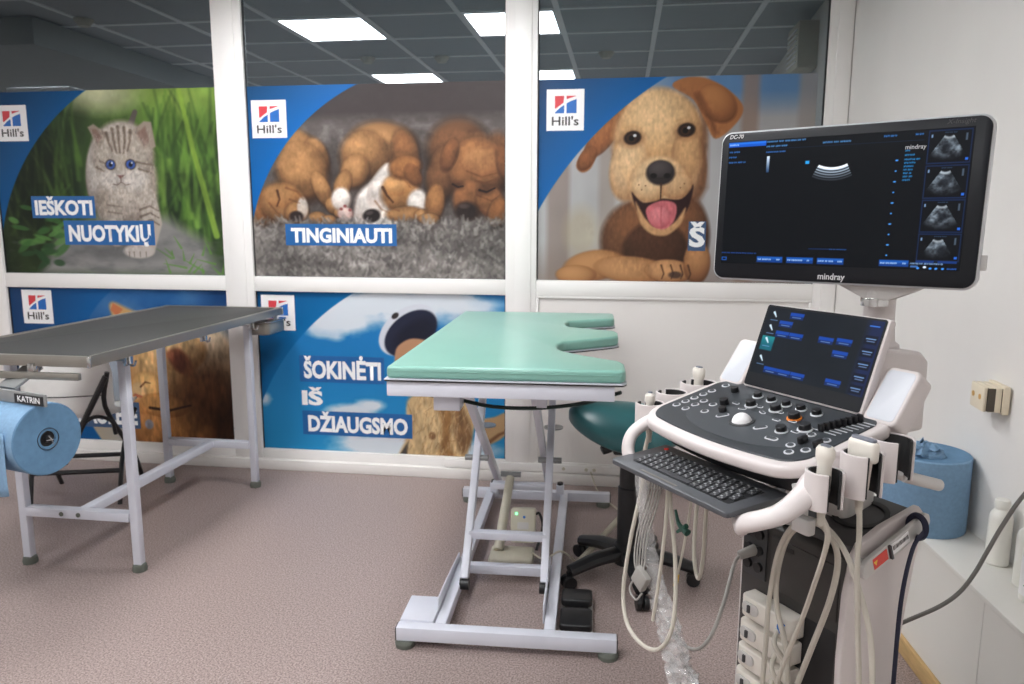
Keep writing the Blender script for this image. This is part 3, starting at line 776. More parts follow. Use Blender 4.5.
for i, (x0, x1) in enumerate(PX):
    MB().span(x0, x1, FY+0.002, GY+0.01, ZL, ZM).build('rail', MT['pvc'], wb, bevel=0.004)
    MB().span(x0, x1, FY+0.002, GY+0.01, 0.06, ZB).build('bottom_rail', MT['pvc'], wb, bevel=0.004)
    MB().span(x0, x1, FY+0.002, GY+0.01, 2.765, CEIL).build('head_rail', MT['pvc'], wb, bevel=0.004)
    wn = tag(bpy.data.objects.new('window_%d' % (i+1), None), kind='structure'); COL.objects.link(wn)
    MB().span(x0-0.004, x1+0.004, GY, GY+0.008, ZM-0.004, 2.769).build('glass_pane', MT['glass'], wn, smooth=False)
    if i < 2: MB().span(x0-0.004, x1+0.004, GY, GY+0.008, ZB-0.004, ZL+0.004).build('glass_pane', MT['glass'], wn, smooth=False)
    g = MB(); t = 0.006
    for z0, z1 in (((ZM, 2.765), (ZB, ZL)) if i < 2 else ((ZM, 2.765),)):
        g.span(x0, x0+t, GY-0.008, GY, z0, z1); g.span(x1-t, x1, GY-0.008, GY, z0, z1)
    g.build('gasket', MT['matte_black'], wn, smooth=False)
x0, x1 = PX[2]
MB().span(x0, x1, GY-0.010, GY+0.01, ZB, ZL).build('lower_panel', MT['pvc2'], wb, smooth=False)
MB().span(x0, x1, FY+0.004, GY, ZL-0.012, ZL).build('panel_bead', MT['pvc'], wb, bevel=0.003)
MB().span(x0, x0+0.014, FY+0.004, GY, ZB, ZL-0.012).build('panel_bead', MT['pvc'], wb, bevel=0.003)
MB().span(x1-0.014, x1, FY+0.004, GY, ZB, ZL-0.012).build('panel_bead', MT['pvc'], wb, bevel=0.003)

bb = MB().span(-6.7, 1.118, FY-0.030, FY+0.01, 0, 0.062)
structure('baseboard_back', bb, MT['pvc2'], bevel=0.004)
tr = tag(bpy.data.objects.new('trim_1', None), kind='structure'); COL.objects.link(tr)
MB().span(-1.0, 1.1, FY-0.016, FY, 0.066, 0.112).build('cable_duct', MT['pvc'], tr, bevel=0.003)
for x in (-0.30, -0.17, -0.125): MB().cyl((x, FY-0.017, 0.09), (x, FY-0.013, 0.09), 0.010, n=12).build('screw_cover', MT['beige'], tr)

# boxed ledge along the right wall, with a wooden strip at its foot
def ledge_x(y): return 1.018+0.054*(2.6-y)
lg = tag(bpy.data.objects.new('trim_2', None), kind='structure'); COL.objects.link(lg)
ya, yb = -1.6, 4.15
for k, (a, b) in enumerate(((-1.6, 0.55), (0.553, 2.166), (2.169, 4.15))):
    MB().prism([(ledge_x(a), a), (rwall_x(a)+0.01, a), (rwall_x(b)+0.01, b), (ledge_x(b), b)], 0.0, 0.435).build('face_board', MT['ledge'], lg, bevel=0.001, seg=1)
MB().prism([(ledge_x(ya)-0.004, ya), (rwall_x(ya)+0.01, ya), (rwall_x(yb)+0.01, yb), (ledge_x(yb)-0.004, yb)], 0.435, 0.452).build('ledge_top', MT['ledge'], lg, bevel=0.003)
MB().prism([(ledge_x(ya)-0.016, ya), (ledge_x(ya)-0.001, ya), (ledge_x(yb)-0.001, yb), (ledge_x(yb)-0.016, yb)], 0.0, 0.062).build('wood_strip', MT['wood'], lg, bevel=0.003)

# suspended ceiling: tiles, grid bars, light panels
ce = tag(bpy.data.objects.new('ceiling', None), kind='structure'); COL.objects.link(ce)
MB().span(-6.7, 1.8, -2.3, 4.5, CEIL+0.04, CEIL+0.10).build('slab', MT['wall'], ce, smooth=False)
GX0, GDX, GY0, GDY = 0.19, 0.63, 3.44, 0.64
lights = {(-2, 0), (-4, 0), (-2, 3), (-4, 3), (-2, 6), (-4, 6)}  # last row is unseen, added behind the camera to light the room
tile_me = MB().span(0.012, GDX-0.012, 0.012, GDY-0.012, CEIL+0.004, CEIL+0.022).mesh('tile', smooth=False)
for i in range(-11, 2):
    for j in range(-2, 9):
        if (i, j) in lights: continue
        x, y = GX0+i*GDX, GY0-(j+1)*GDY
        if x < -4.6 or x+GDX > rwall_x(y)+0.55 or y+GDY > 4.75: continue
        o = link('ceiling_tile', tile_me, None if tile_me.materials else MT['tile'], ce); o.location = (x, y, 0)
bx = MB().span(-3.9, 1.8, -0.016, 0.016, CEIL-0.002, CEIL+0.012).mesh('grid_bar', smooth=False)
by = MB().span(-0.018, 0.018, -2.3, 4.45, CEIL-0.003, CEIL+0.011).mesh('grid_bar', smooth=False)
for j in range(-1, 9):
    o = link('grid_bar', bx, None if bx.materials else MT['tbar'], ce); o.location = (0, GY0-j*GDY, 0)
for i in range(-6, 3):
    o = link('grid_bar', by, None if by.materials else MT['tbar'], ce); o.location = (GX0+i*GDX, 0, 0)
frame_me = None
spots = [(GX0+i*GDX+GDX/2, GY0-(j+0.5)*GDY, CEIL) for i, j in sorted(lights)]+[(-5.02, 1.98, 2.586), (-5.02, 0.05, 2.586)]
for x, y, z in spots:
    t = thing('ceiling_light', 'square white light panel set in the tiled ceiling' if z > 2.7 else 'square white light panel under the plain dropped soffit', 'light', (x, y, z), group='ceiling light panels' if z > 2.7 else 'soffit light panels')
    if frame_me is None:
        hx, hy = GDX/2-0.012, GDY/2-0.012
        f = MB()
        f.span(-hx, hx, -hy, -hy+0.02, -0.004, 0.03); f.span(-hx, hx, hy-0.02, hy, -0.004, 0.03)
        f.span(-hx, -hx+0.02, -hy+0.02, hy-0.02, -0.004, 0.03); f.span(hx-0.02, hx, -hy+0.02, hy-0.02, -0.004, 0.03)
        frame_me = f.mesh('light_frame', smooth=False); frame_me.materials.append(MT['tbar'])
        diff_me = MB().span(-hx+0.02, hx-0.02, -hy+0.02, hy-0.02, 0.0, 0.008).mesh('diffuser', smooth=False); diff_me.materials.append(MT['panel_light'])
    link('light_frame', frame_me, None, t); link('diffuser', diff_me, None, t)
for k, (x, y) in enumerate(((-1.48, 2.17), (-0.16, 2.17), (-2.08, 2.23), (-3.55, 3.62))):
    d = MB(); d.lathe([(0.0, -0.045), (0.035, -0.045), (0.045, -0.03), (0.06, -0.012), (0.062, 0.0), (0, 0.0)], n=20)
    o = d.build('smoke_detector', MT['beige']); o.location = (x, y, CEIL-0.003)
    tag(o, 'small round smoke detector on the ceiling tiles', 'detector', 'smoke detectors on the ceiling')
# dropped plain soffit over the left part of the room
structure('trim_3', MB().span(-6.7, -3.82, -2.3, 3.75, 2.62, CEIL-0.004), MT['soffit'], bevel=0.004)
# ventilation box high on the right wall
vy = 3.12
vb = thing('vent_box', 'cream ventilation box with slats, high on the right wall', 'vent', (rwall_x(vy), vy, 2.575))
MB().span(-0.13, 0.0, -0.16, 0.16, -0.13, 0.15).build('housing', MT['beige'], vb, bevel=0.005)
for k in range(7):
    MB().box((-0.133, 0, -0.09+k*0.032), (0.012, 0.26, 0.006), Matrix.Rotation(0.0, 4, 'Y')).build('slat', MT['tbar'], vb, smooth=False)

# ------------------------------------------------------------------ posters on the glass
PY = GY-0.003
def WP(x, z, y=PY): return Matrix.Translation((x, y, z)) @ Matrix.Rotation(PI/2, 4, 'X')   # x right, y up, facing the room
class Chart:
    """flat coordinates of one poster: c(x, y) -> metres on the wall"""
    def __init__(s, cv, x0, x1, z0, z1): s.b = cv.b; s.w = (x0, x1, z0, z1); s.k = (x1-x0)/(cv.b[1]-cv.b[0]); s.kz = (z1-z0)/(cv.b[3]-cv.b[2])
    def __call__(s, x, y): return s.w[0]+(x-s.b[0])*s.k, s.w[3]-(y-s.b[2])*s.kz
def poster(name, cv, x0, x1, z0, z1, label, logo, words):
    root = thing(name, label, 'poster', ((x0+x1)/2, PY, z0))
    L = Matrix.Translation(-Vector(root.location))
    g_ = cv.c.mean(axis=2, keepdims=True); cv.c = (g_+(cv.c-g_)*0.98)*0.90      # slightly faded print
    me = cv.mesh('picture', L @ frame((x0, PY, z0), (x1-x0, 0, 0), (0, 0, z1-z0), (0, -1, 0)))
    link('picture', me, MT['print'], root)
    MB().span(x0, x1, PY+0.0005, PY+0.002, z0, z1, L).build('backing_film', MT['pvc2'], root, smooth=False)
    ch = Chart(cv, x0, x1, z0, z1)
    if logo:
        ax, ay, bx_, by_ = logo
        (lx0, lz1), (lx1, lz0) = ch(ax, ay), ch(bx_, by_)
        w_, h_ = lx1-lx0, lz1-lz0
        lo = MB().span(lx0, lx1, PY-0.0016, PY-0.0006, lz0, lz1, L).build('logo', MT['logo_white'], root, smooth=False)
        U = lambda u, v: (lx0+u*w_, lz0+v*h_)
        def flat(nm, pts, mat, dy):
            V = [L @ Vector((x, PY-dy, z)) for x, z in (U(*p) for p in pts)]
            me = bpy.data.meshes.new(nm); me.from_pydata([tuple(v) for v in V], [], [tuple(range(len(V)))]); link(nm, me, mat, lo)
        arc = [(0.24+0.56*t, 0.50+0.30*math.sin(t*1.35)) for t in [i/8 for i in range(9)]]
        flat('logo_mark', [(0.22, 0.84), (0.22, 0.55)]+[(x, z+0.03) for x, z in arc if x < 0.47]+[(0.47, 0.84)], MT['logo_red'], 0.0021)
        flat('logo_mark', [(0.53, 0.84), (0.53, 0.76), (0.78, 0.83), (0.78, 0.84)], MT['logo_red'], 0.0021)
        flat('logo_mark', [(0.22, 0.42), (0.47, 0.42), (0.47, 0.62), (0.36, 0.56), (0.22, 0.44)], MT['logo_blue'], 0.0021)
        flat('logo_mark', [(0.53, 0.42), (0.80, 0.42), (0.80, 0.76), (0.66, 0.72), (0.53, 0.66)], MT['logo_blue'], 0.0021)
        tx, tz = U(0.14, 0.13)
        me = text_mesh('logo_lettering', "Hill's", h_*0.30, L @ WP(tx, tz, PY-0.0021), bold=0.0012, width=w_*0.72)
        link('logo_lettering', me, MT['logo_ink'], lo)
    for (body, ax, ay, bx_, by_, box, mat) in words:
        (lx0, lz1), (lx1, lz0) = ch(ax, ay), ch(bx_, by_)
        pad = (lz1-lz0)
        ow = root
        if box:
            ow = MB().span(lx0, lx1, PY-0.0016, PY-0.0006, lz0, lz1, L).build('lettering_box', mat, root, smooth=False)
        cap = (lz1-lz0)*0.64
        size = cap/0.72
        me = text_mesh('lettering', body, size, L @ WP(lx0+(lx1-lx0)*0.05, lz0+(lz1-lz0)*0.17, PY-0.0022), bold=size*0.042, width=(lx1-lx0)*0.91)
        link('lettering', me, MT['text_white'], ow)
    return root

TB = MT['text_box']
poster('kitten_poster', paint_kitten(), PX[0][0]+0.004, PX[0][1]-0.004, ZM+0.002, ZT,
       'poster of a tabby kitten walking through green grass', (2, 103, 33.5, 139), [('IEŠKOTI', 30, 195, 95, 217.5, True, TB), ('NUOTYKIŲ', 61.5, 220, 153, 245, True, TB)])
poster('puppies_poster', paint_puppies(), PX[1][0]+0.004, PX[1][1]-0.004, ZM+0.002, ZT,
       'poster of three sleeping brown puppies on a grey carpet', (254, 95, 290, 133), [('TINGINIAUTI', 284, 221.5, 399, 244, True, TB)])
poster('dog_poster', paint_dog(), PX[2][0]+0.004, 0.968, ZM+0.002, ZT,
       'poster of a smiling tan puppy with its tongue out', (546.5, 87, 586, 128), [('Š', 698, 220, 716, 250, True, MT['text_box2'])])
poster('cat_poster', paint_cat(), PX[0][0]+0.004, PX[0][1]-0.004, ZB+0.002, ZL-0.002,
       'lower poster of an orange cat lit by the sun', (21, 291.5, 52.5, 325), [('SAULĖJE', 66, 402, 135, 429, True, MT['text_box2'])])
poster('jumping_dog_poster', paint_jump(), PX[1][0]+0.004, PX[1][1]-0.004, ZB+0.002, ZL-0.002,
       'lower poster of a dog leaping for a disc in blue sky', (263, 295.5, 297.5, 331),
       [('ŠOKINĖTI', 300, 356, 387, 383, True, TB), ('IŠ', 300, 388, 324, 410, False, TB), ('DŽIAUGSMO', 301, 413, 414, 438, True, TB)])
# ------------------------------------------------------------------ steel examination table (left)
st = thing('steel_exam_table', 'stainless steel examination table with black rubber mat and grey legs', 'table', (-2.278, 2.48, 0))
def local(o): return Matrix.Translation(-Vector(o.location))
SX0, SX1, SL, SZ = -0.36, 0.353, 1.615, 1.0
f = MB()
for a in ((SX0, SX1, 0, 0.014), (SX0, SX1, SL-0.014, SL), (SX0, SX0+0.014, 0.014, SL-0.014), (SX1-0.014, SX1, 0.014, SL-0.014)):
    f.span(a[0], a[1], a[2], a[3], SZ-0.042, SZ)
f.span(SX0+0.01, SX1-0.01, 0.01, SL-0.01, SZ-0.030, SZ-0.004)
f.build('steel_top', MT['steel'], st, bevel=0.003)
MB().prism(rrect(SX0+0.030, SX1-0.030, 0.030, SL-0.030, 0.012), SZ-0.010, SZ-0.002).build('rubber_mat', MT['rubber_mat'], st, bevel=0.002)
for x, y in ((SX1, 0.0), (SX1, SL), (SX0, 0.0), (SX0, SL)):
    MB().box((x, y, SZ-0.021), (0.012, 0.012, 0.0425)).build('corner_weld', MT['chrome'], st, bevel=0.004)
MB().span(SX0+0.01, SX1-0.035, -0.02, 0.0, SZ-0.088, SZ-0.062).build('front_rail', MT['steel'], st, bevel=0.003)
for x in (-0.2, 0.12): MB().span(x-0.012, x+0.012, -0.012, 0.02, SZ-0.07, SZ-0.03).build('rail_bracket', MT['chrome'], st, bevel=0.002)
LX, LYs = (-0.272, 0.253), (0.33, 1.385)
for y in LYs:
    for x in LX:
        lg_ = MB().span(x-0.018, x+0.018, y-0.018, y+0.018, 0.03, SZ-0.03).build('leg', MT['grey_frame'], st, bevel=0.004)
        MB().lathe([(0, 0.0), (0.029, 0.0), (0.031, 0.012), (0.027, 0.03), (0.021, 0.034), (0, 0.034)], TR(x, y, 0), n=18).build('foot', MT['foot'], lg_)
for y in LYs: MB().bar((LX[0]+0.02, y, 0.245), (LX[1]-0.02, y, 0.245), 0.04, 0.045, (0, 0, 1)).build('crossbar', MT['grey_frame'], st, bevel=0.003)
MB().bar((-0.0, LYs[0]+0.02, 0.245), (-0.0, LYs[1]-0.02, 0.245), 0.04, 0.045, (0, 0, 1)).build('stretcher', MT['grey_frame'], st, bevel=0.003)
for x in (-0.08, 0.0): MB().cyl((x, LYs[0]-0.026, 0.245), (x, LYs[0]-0.02, 0.245), 0.010, n=10).build('bolt', MT['foot'], st)
for (x, y) in ((LX[1], LYs[0]), (LX[1], LYs[1]), (LX[1]-0.03, 0.95)):
    b_ = MB(); b_.span(x-0.03, x+0.045, y-0.03, y-0.022, SZ-0.075, SZ-0.03); b_.span(x+0.035, x+0.045, y-0.05, y+0.0, SZ-0.09, SZ-0.035)
    b_.tube([(x+0.05, y-0.03, SZ-0.04), (x+0.052, y-0.03, SZ-0.085), (x+0.07, y-0.03, SZ-0.09), (x+0.078, y-0.03, SZ-0.07)], 0.005, n=6)
    b_.build('hook_bracket', MT['chrome'], st, bevel=0.0)
# drain pan hung under the far end
dp_ = thing('drain_pan', 'small stainless steel pan hanging under the end of the steel table', 'pan', (-1.985, 4.0, 0.90))
MB().prism(rrect(-0.07, 0.07, -0.11, 0.11, 0.03), -0.035, 0.035).build('bowl', MT['steel'], dp_, bevel=0.012, seg=3)
MB().prism(rrect(-0.082, 0.082, -0.122, 0.122, 0.035), 0.035, 0.041).build('rim', MT['chrome'], dp_, bevel=0.002)
for x in (-0.06, 0.06): MB().bar((x, 0.0, 0.03), (x, 0.0, 0.062), 0.008, 0.03, (1, 0, 0)).build('hanger', MT['steel'], dp_)

# roll holder and its blue paper roll, under the front edge
RC = Vector((-2.035, 2.375, 0.715)); RDIR = Vector((0.965, -0.26, 0)).normalized()
rh = thing('paper_roll_holder', 'grey metal paper roll holder with lettered bar under the steel table', 'holder', (RC.x, RC.y, 0))
Lr = local(rh)
nrm = Vector((-RDIR.y, RDIR.x, 0))           # towards the table
p0 = RC+RDIR*0.055; p1 = RC-RDIR*0.40
br = MB(); br.bar(p0+Vector((0, 0, 0.152))-nrm*0.03, p1+Vector((0, 0, 0.152))-nrm*0.03, 0.012, 0.045, nrm)
br.build('tear_bar', MT['holder'], rh, bevel=0.003, Mx=Lr)
lb = MB(); lb.bar(p0+Vector((0, 0, 0.150))-nrm*0.0375-RDIR*0.005, p0+Vector((0, 0, 0.150))-nrm*0.0375-RDIR*0.155, 0.003, 0.034, nrm)
lbo = lb.build('name_strip', MT['black'], rh, Mx=Lr, smooth=False)
me = text_mesh('lettering', 'KATRIN', 0.03, Lr @ frame(p0+Vector((0, 0, 0.1405))-nrm*0.0395-RDIR*0.138, RDIR, (0, 0, 1), -nrm), bold=0.0006, width=0.118)
link('lettering', me, MT['text_white'], lbo)
ar = MB()
ar.cyl(RC-RDIR*0.032, RC-RDIR*0.40, 0.012, n=10)
ar.bar(RC-RDIR*0.2+Vector((0, 0, 0.17)), RC-RDIR*0.2+nrm*0.11+Vector((0, 0, 0.23)), 0.10, 0.01)
ar.build('arm', MT['holder'], rh, Mx=Lr)
ru = thing('blue_paper_roll', 'thick blue paper roll hanging in the holder under the steel table', 'paper roll', (RC.x, RC.y, RC.z-0.13))
Lu = local(ru)
Mroll = frame(RC, nrm, (0, 0, 1), RDIR)
R0 = 0.132
ro = MB(); ro.lathe([(0.026, -0.36), (R0, -0.36), (R0, 0.0)], Mroll, n=48); ro.build('paper', MT['blue_paper'], ru, Mx=Lu)
re_ = MB(); re_.lathe([(R0, 0.0), (R0-0.004, 0.003), (0.03, 0.003), (0.026, -0.01), (0.026, -0.36)], Mroll, n=48); re_.build('rolled_end', MT['blue_paper_end'], ru, Mx=Lu)
hb = MB(); hb.lathe([(0.0, 0.009), (0.012, 0.009), (0.014, -0.004), (0.035, -0.002), (0.040, 0.006), (0.041, 0.003), (0.025, -0.03), (0, -0.03)], Mroll, n=24); hb.build('core_plug', MT['black'], ru, Mx=Lu)
wr = MB()
wr.tube([RC+RDIR*0.016+nrm*-0.006+Vector((0, 0, 0.014)), RC+RDIR*0.022+nrm*0.0, RC+RDIR*0.016+nrm*0.008-Vector((0, 0, 0.018))], 0.0022, n=6)
wr.tube([RC+RDIR*0.016-nrm*0.016, RC+RDIR*0.024, RC+RDIR*0.016+nrm*0.018], 0.0022, n=6)
wr.build('wire_clip', MT['chrome'], ru, Mx=Lu)
sh = MB(); V = []; F = []
for i in range(13):
    for j in range(9):
        u = i/12; s_ = j/8
        p = RC-RDIR*(0.030+0.325*u)-nrm*(R0+0.004)+Vector((0, 0, 0.05-0.225*s_-0.012*math.sin(u*9)*s_))-nrm*(0.004*math.sin(u*14+s_*3)*s_)
        V.append(p)
for i in range(12):
    for j in range(8): F.append((i*9+j, (i+1)*9+j, (i+1)*9+j+1, i*9+j+1))
sh.add(V, F); so = sh.build('loose_sheet', MT['blue_paper'], ru, Mx=Lu)
md = so.modifiers.new('thick', 'SOLIDIFY'); md.thickness = 0.0012

# white shell chair with black tube frame behind the steel table
ch = thing('shell_chair', 'white plastic shell chair with black tube frame behind the steel table', 'chair', (-2.87, 3.60, 0), 0.3)
def shell_pt(u, t):
    # t 0..1 runs from the top of the back down and forward along the seat; u -1..1 across
    w_ = 0.225*(1-0.06*t)
    if t < 0.55:
        q = t/0.55; y = -0.19+0.05*q*q*0.4; z = 0.82-0.33*q
    else:
        q = (t-0.55)/0.45; y = -0.17+0.40*q; z = 0.49-0.06*math.sin(min(1, q*1.5)*PI/2)+0.03*q*q
    e = abs(u)
    z2 = z+0.03*e**3*(1 if t > 0.5 else 0); y2 = y+0.05*e*e*(1 if t < 0.7 else 0.2)
    x = u*w_*(1-0.10*max(0, 0.18-t)/0.18*1.2)
    return Vector((x, y2, z2))
V = []; F = []; NU, NV = 16, 24
for j in range(NV+1):
    for i in range(NU+1): V.append(shell_pt(-1+2*i/NU, j/NV))
for j in range(NV):
    for i in range(NU): F.append((j*(NU+1)+i, j*(NU+1)+i+1, (j+1)*(NU+1)+i+1, (j+1)*(NU+1)+i))
so = MB().add(V, F).build('shell', MT['white_shell'], ch, angle=60)
md = so.modifiers.new('thick', 'SOLIDIFY'); md.thickness = 0.012; md.offset = 0
sm = MB(); sm.tube([(-0.20, -0.187, 0.60), (0.0, -0.199, 0.597), (0.20, -0.187, 0.60)], 0.003, n=6); sm.build('seam', MT['matte_black'], ch)
for s_ in (-1, 1):
    MB().tube([(s_*0.235, -0.24, 0.73), (s_*0.20+0.0, -0.21, 0.55), (s_*0.215, 0.0, 0.30), (s_*0.22, 0.12, 0.17), (s_*0.22, 0.22, 0.0)], 0.012, n=10, res=4).build('leg', MT['black_metal'], ch)
    MB().tube([(s_*0.21, 0.20, 0.43), (s_*0.215, 0.05, 0.36), (s_*0.22, -0.10, 0.20), (s_*0.22, -0.17, 0.0)], 0.012, n=10, res=4).build('leg', MT['black_metal'], ch)
for y, z in ((0.10, 0.195), (-0.115, 0.17)):
    MB().tube([(-0.22, y, z), (0.22, y, z)], 0.013, n=8, smooth=False).build('crossbar', MT['black_metal'], ch)
MB().tube([(0.07, -0.25, 0.44), (0.16, -0.25, 0.50), (0.235, -0.24, 0.475), (0.245, -0.22, 0.40)], 0.010, n=8).build('arm_tube', MT['black_metal'], ch)
MB().tube([(0.23, -0.25, 0.71), (0.12, -0.25, 0.50), (0.0, -0.25, 0.26)], 0.015, n=10).build('back_brace', MT['black_metal'], ch)

# ------------------------------------------------------------------ mint hydraulic table
GR = math.radians(2.2)
gt = thing('mint_exam_table', 'mint green padded examination table on a grey scissor lift', 'table', (-0.36, 2.37, 0), GR)
out = [(-0.402, 0.018), (0.372, 0.018), (0.385, 0.04), (0.385, 0.16), (0.372, 0.20), (0.33, 0.235), (0.25, 0.30), (0.175, 0.375), (0.150, 0.43), (0.142, 0.49), (0.145, 0.55), (0.165, 0.60),
       (0.25, 0.66), (0.36, 0.745), (0.385, 0.78), (0.386, 0.88), (0.375, 0.925), (0.33, 0.95), (0.24, 0.995), (0.17, 1.04), (0.152, 1.10), (0.150, 1.17), (0.165, 1.225), (0.26, 1.285),
       (0.37, 1.335), (0.385, 1.36), (0.384, 1.54), (0.37, 1.56), (-0.398, 1.56)]
cu_ = MB().prism(out, 0.980, 1.022).build('cushion', MT['mint'], gt, bevel=0.013, seg=4, angle=60)
MB().tube([(-0.385, 0.0175, 1.006), (0.37, 0.0175, 1.006)], 0.0016, n=6, smooth=False).build('seam', MT['mint'], cu_)
MB().prism([(x+(-0.006 if x < 0 else 0.003), y+(-0.006 if y < 0.1 else 0.002)) for x, y in out], 0.9765, 0.980).build('deck_plate', MT['grey_frame'], gt, smooth=False)
MB().prism([(x+(-0.005 if x < 0 else 0.003), y+(-0.005 if y < 0.1 else 0.002)) for x, y in out], 0.971, 0.9765).build('deck_edge', MT['black'], gt, smooth=False)
fr = MB()
fr.span(-0.402, 0.350, 0.020, 0.062, 0.920, 0.971); fr.span(-0.385, 0.350, 1.50, 1.54, 0.920, 0.971)
fr.span(-0.385, -0.345, 0.062, 1.50, 0.920, 0.971); fr.span(0.10, 0.135, 0.062, 1.50, 0.920, 0.971); fr.span(-0.215, -0.175, 0.062, 1.5, 0.920, 0.971)
fr.build('top_frame', MT['grey_frame'], gt, bevel=0.003)
MB().span(-0.255, -0.165, 0.07, 0.15, 0.862, 0.921).build('lug', MT['grey_frame'], gt, bevel=0.002)
MB().span(0.090, 0.125, 0.12, 0.16, 0.868, 0.921).build('lug', MT['grey_frame'], gt, bevel=0.002)
MB().tube([(-0.33, 0.10, 0.914), (-0.20, 0.16, 0.882), (-0.06, 0.16, 0.858), (0.10, 0.16, 0.858), (0.25, 0.16, 0.880), (0.375, 0.14, 0.925)], 0.016, n=6, flat=(0.42, 1.0, (0, 0, 1))).build('strap', MT['green_strap'], gt)
MB().span(-0.14, 0.08, 0.20, 0.45, 0.885, 0.915).build('motor_cover', MT['grey_frame'], gt, bevel=0.004)
bso = MB().span(-0.396, 0.379, 0.040, 0.086, 0.027, 0.077).build('base_bar', MT['grey_frame'], gt, bevel=0.003)
for x in (-0.396, 0.379): MB().span(x-0.003, x+0.003, 0.042, 0.084, 0.029, 0.075).build('end_cap', MT['black'], bso, smooth=False)
bso = MB().span(-0.398, 0.387, 1.455, 1.50, 0.027, 0.074).build('base_bar', MT['grey_frame'], gt, bevel=0.003)
for x in (-0.398, 0.387): MB().span(x-0.003, x+0.003, 1.457, 1.498, 0.029, 0.072).build('end_cap', MT['black'], bso, smooth=False)
for x, y in ((-0.368, 0.060), (0.350, 0.060), (-0.365, 1.478), (0.352, 1.478)):
    MB().lathe([(0, 0), (0.034, 0), (0.036, 0.016), (0.030, 0.027), (0, 0.027)], TR(x, y, 0), n=20).build('foot', MT['foot'], gt)
for x in (-0.245, 0.145): MB().span(x-0.020, x+0.020, 0.086, 1.455, 0.032, 0.078).build('side_rail', MT['grey_frame'], gt, bevel=0.003)
for x in (-0.270, 0.119): MB().prism([(0.17, 0.05), (0.62, 0.05), (0.62, 0.10), (0.26, 0.125), (0.17, 0.125)], x-0.003, x+0.003, frame((0, 0, 0), (0, 1, 0), (0, 0, 1), (1, 0, 0))).build('rail_guard', MT['grey_frame'], gt, bevel=0.001)
MB().span(-0.392, -0.270, 0.086, 0.262, 0.032, 0.085).build('counterweight_box', MT['grey_frame'], gt, bevel=0.004)
MB().span(-0.225, 0.125, 0.56, 0.60, 0.036, 0.074).build('cross_bar', MT['grey_frame'], gt, bevel=0.003)
AX = (-0.210, 0.106)
for x in AX:
    sd = 1 if x > 0 else -1
    a_ = MB().bar((x, 0.40, 0.090), (x-0.0, 1.10, 0.92), 0.030, 0.042, (1, 0, 0)).build('scissor_arm', MT['grey_frame'], gt, bevel=0.003)
    MB().cyl((x-0.018, 0.40, 0.072), (x+0.018, 0.40, 0.072), 0.024, n=14).build('roller', MT['black'], a_)
    b_ = MB().bar((x-sd*0.034, 1.40, 0.090), (x-sd*0.034, 0.22, 0.92), 0.026, 0.042, (1, 0, 0)).build('scissor_arm', MT['grey_frame'], gt, bevel=0.003)
    MB().cyl((x-0.05, 0.735, 0.485), (x+0.05, 0.735, 0.485), 0.013, n=12).build('pivot', MT['holder'], a_)
    MB().lathe([(0, -0.003), (0.045, -0.003), (0.045, 0.003), (0, 0.003)], TR(x+sd*0.0, 1.04, 0.545), n=18).build('spacer_disc', MT['holder'], b_)
MB().bar((AX[0], 0.515, 0.232), (AX[1], 0.515, 0.232), 0.03, 0.04, (0, 0, 1)).build('cross_bar', MT['grey_frame'], gt, bevel=0.003)
MB().bar((AX[0]+0.03, 1.02, 0.262), (AX[1]-0.03, 1.02, 0.262), 0.03, 0.045, (0, 0, 1)).build('cross_bar', MT['grey_frame'], gt, bevel=0.003)
for x in (-0.225, 0.125):
    MB().span(x-0.020, x+0.020, 1.415, 1.455, 0.05, 0.125).build('arm_bracket', MT['grey_frame'], gt, bevel=0.003)
    MB().cyl((x, 1.435, 0.125), (x, 1.435, 0.137), 0.016, n=12).build('bolt', MT['black'], gt)
# lifting motor
mo = MB(); mo.span(-0.15, 0.04, 0.64, 0.78, 0.008, 0.072); moo = mo.build('motor', MT['beige'], gt, bevel=0.012, seg=3)
MB().cyl((-0.115, 0.72, 0.07), (-0.095, 1.02, 0.30), 0.022, 0.020, n=16).build('lift_cylinder', MT['beige'], gt)
MB().cyl((-0.095, 1.02, 0.29), (-0.094, 1.03, 0.325), 0.012, n=12).build('piston', MT['chrome'], gt)
MB().cyl((-0.14, 1.025, 0.315), (-0.045, 1.025, 0.315), 0.013, n=12).build('pin', MT['holder'], gt)
Mbox = TR(-0.012, 0.80, 0.16) @ Matrix.Rotation(-0.25, 4, 'X')
cb = MB(); cb.prism(rrect(-0.055, 0.055, -0.075, 0.075, 0.012), -0.025, 0.025, Mbox @ Matrix.Rotation(PI/2, 4, 'X'))
cbo = cb.build('control_box', MT['beige'], gt, bevel=0.006, seg=3)
MB().cyl(Mbox @ Vector((-0.03, -0.025, 0.052)), Mbox @ Vector((-0.03, -0.029, 0.052)), 0.006, n=12).build('led', MT['led'], cbo)
MB().cyl(Mbox @ Vector((0.005, -0.025, 0.038)), Mbox @ Vector((0.005, -0.028, 0.038)), 0.006, n=12).build('button', MT['bluedot'], cbo)
MB().box((0.0, -0.0255, 0.0), (0.05, 0.001, 0.03), Mbox).build('rating_plate', MT['mgrey'], cbo, smooth=False)
MB().tube([Mbox @ Vector((0.055, 0.0, 0.05)), (0.06, 0.80, 0.215), (0.075, 0.78, 0.16), (0.05, 0.74, 0.07)], 0.006, n=8).build('motor_lead', MT['black'], gt)
MB().tube([(0.03, 0.70, 0.08), (0.09, 0.66, 0.07), (0.16, 0.66, 0.108), (0.22, 0.70, 0.05), (0.235, 0.74, 0.025)], 0.004, n=8).build('mains_lead', MT['beige'], gt)
co = MB(); P = []
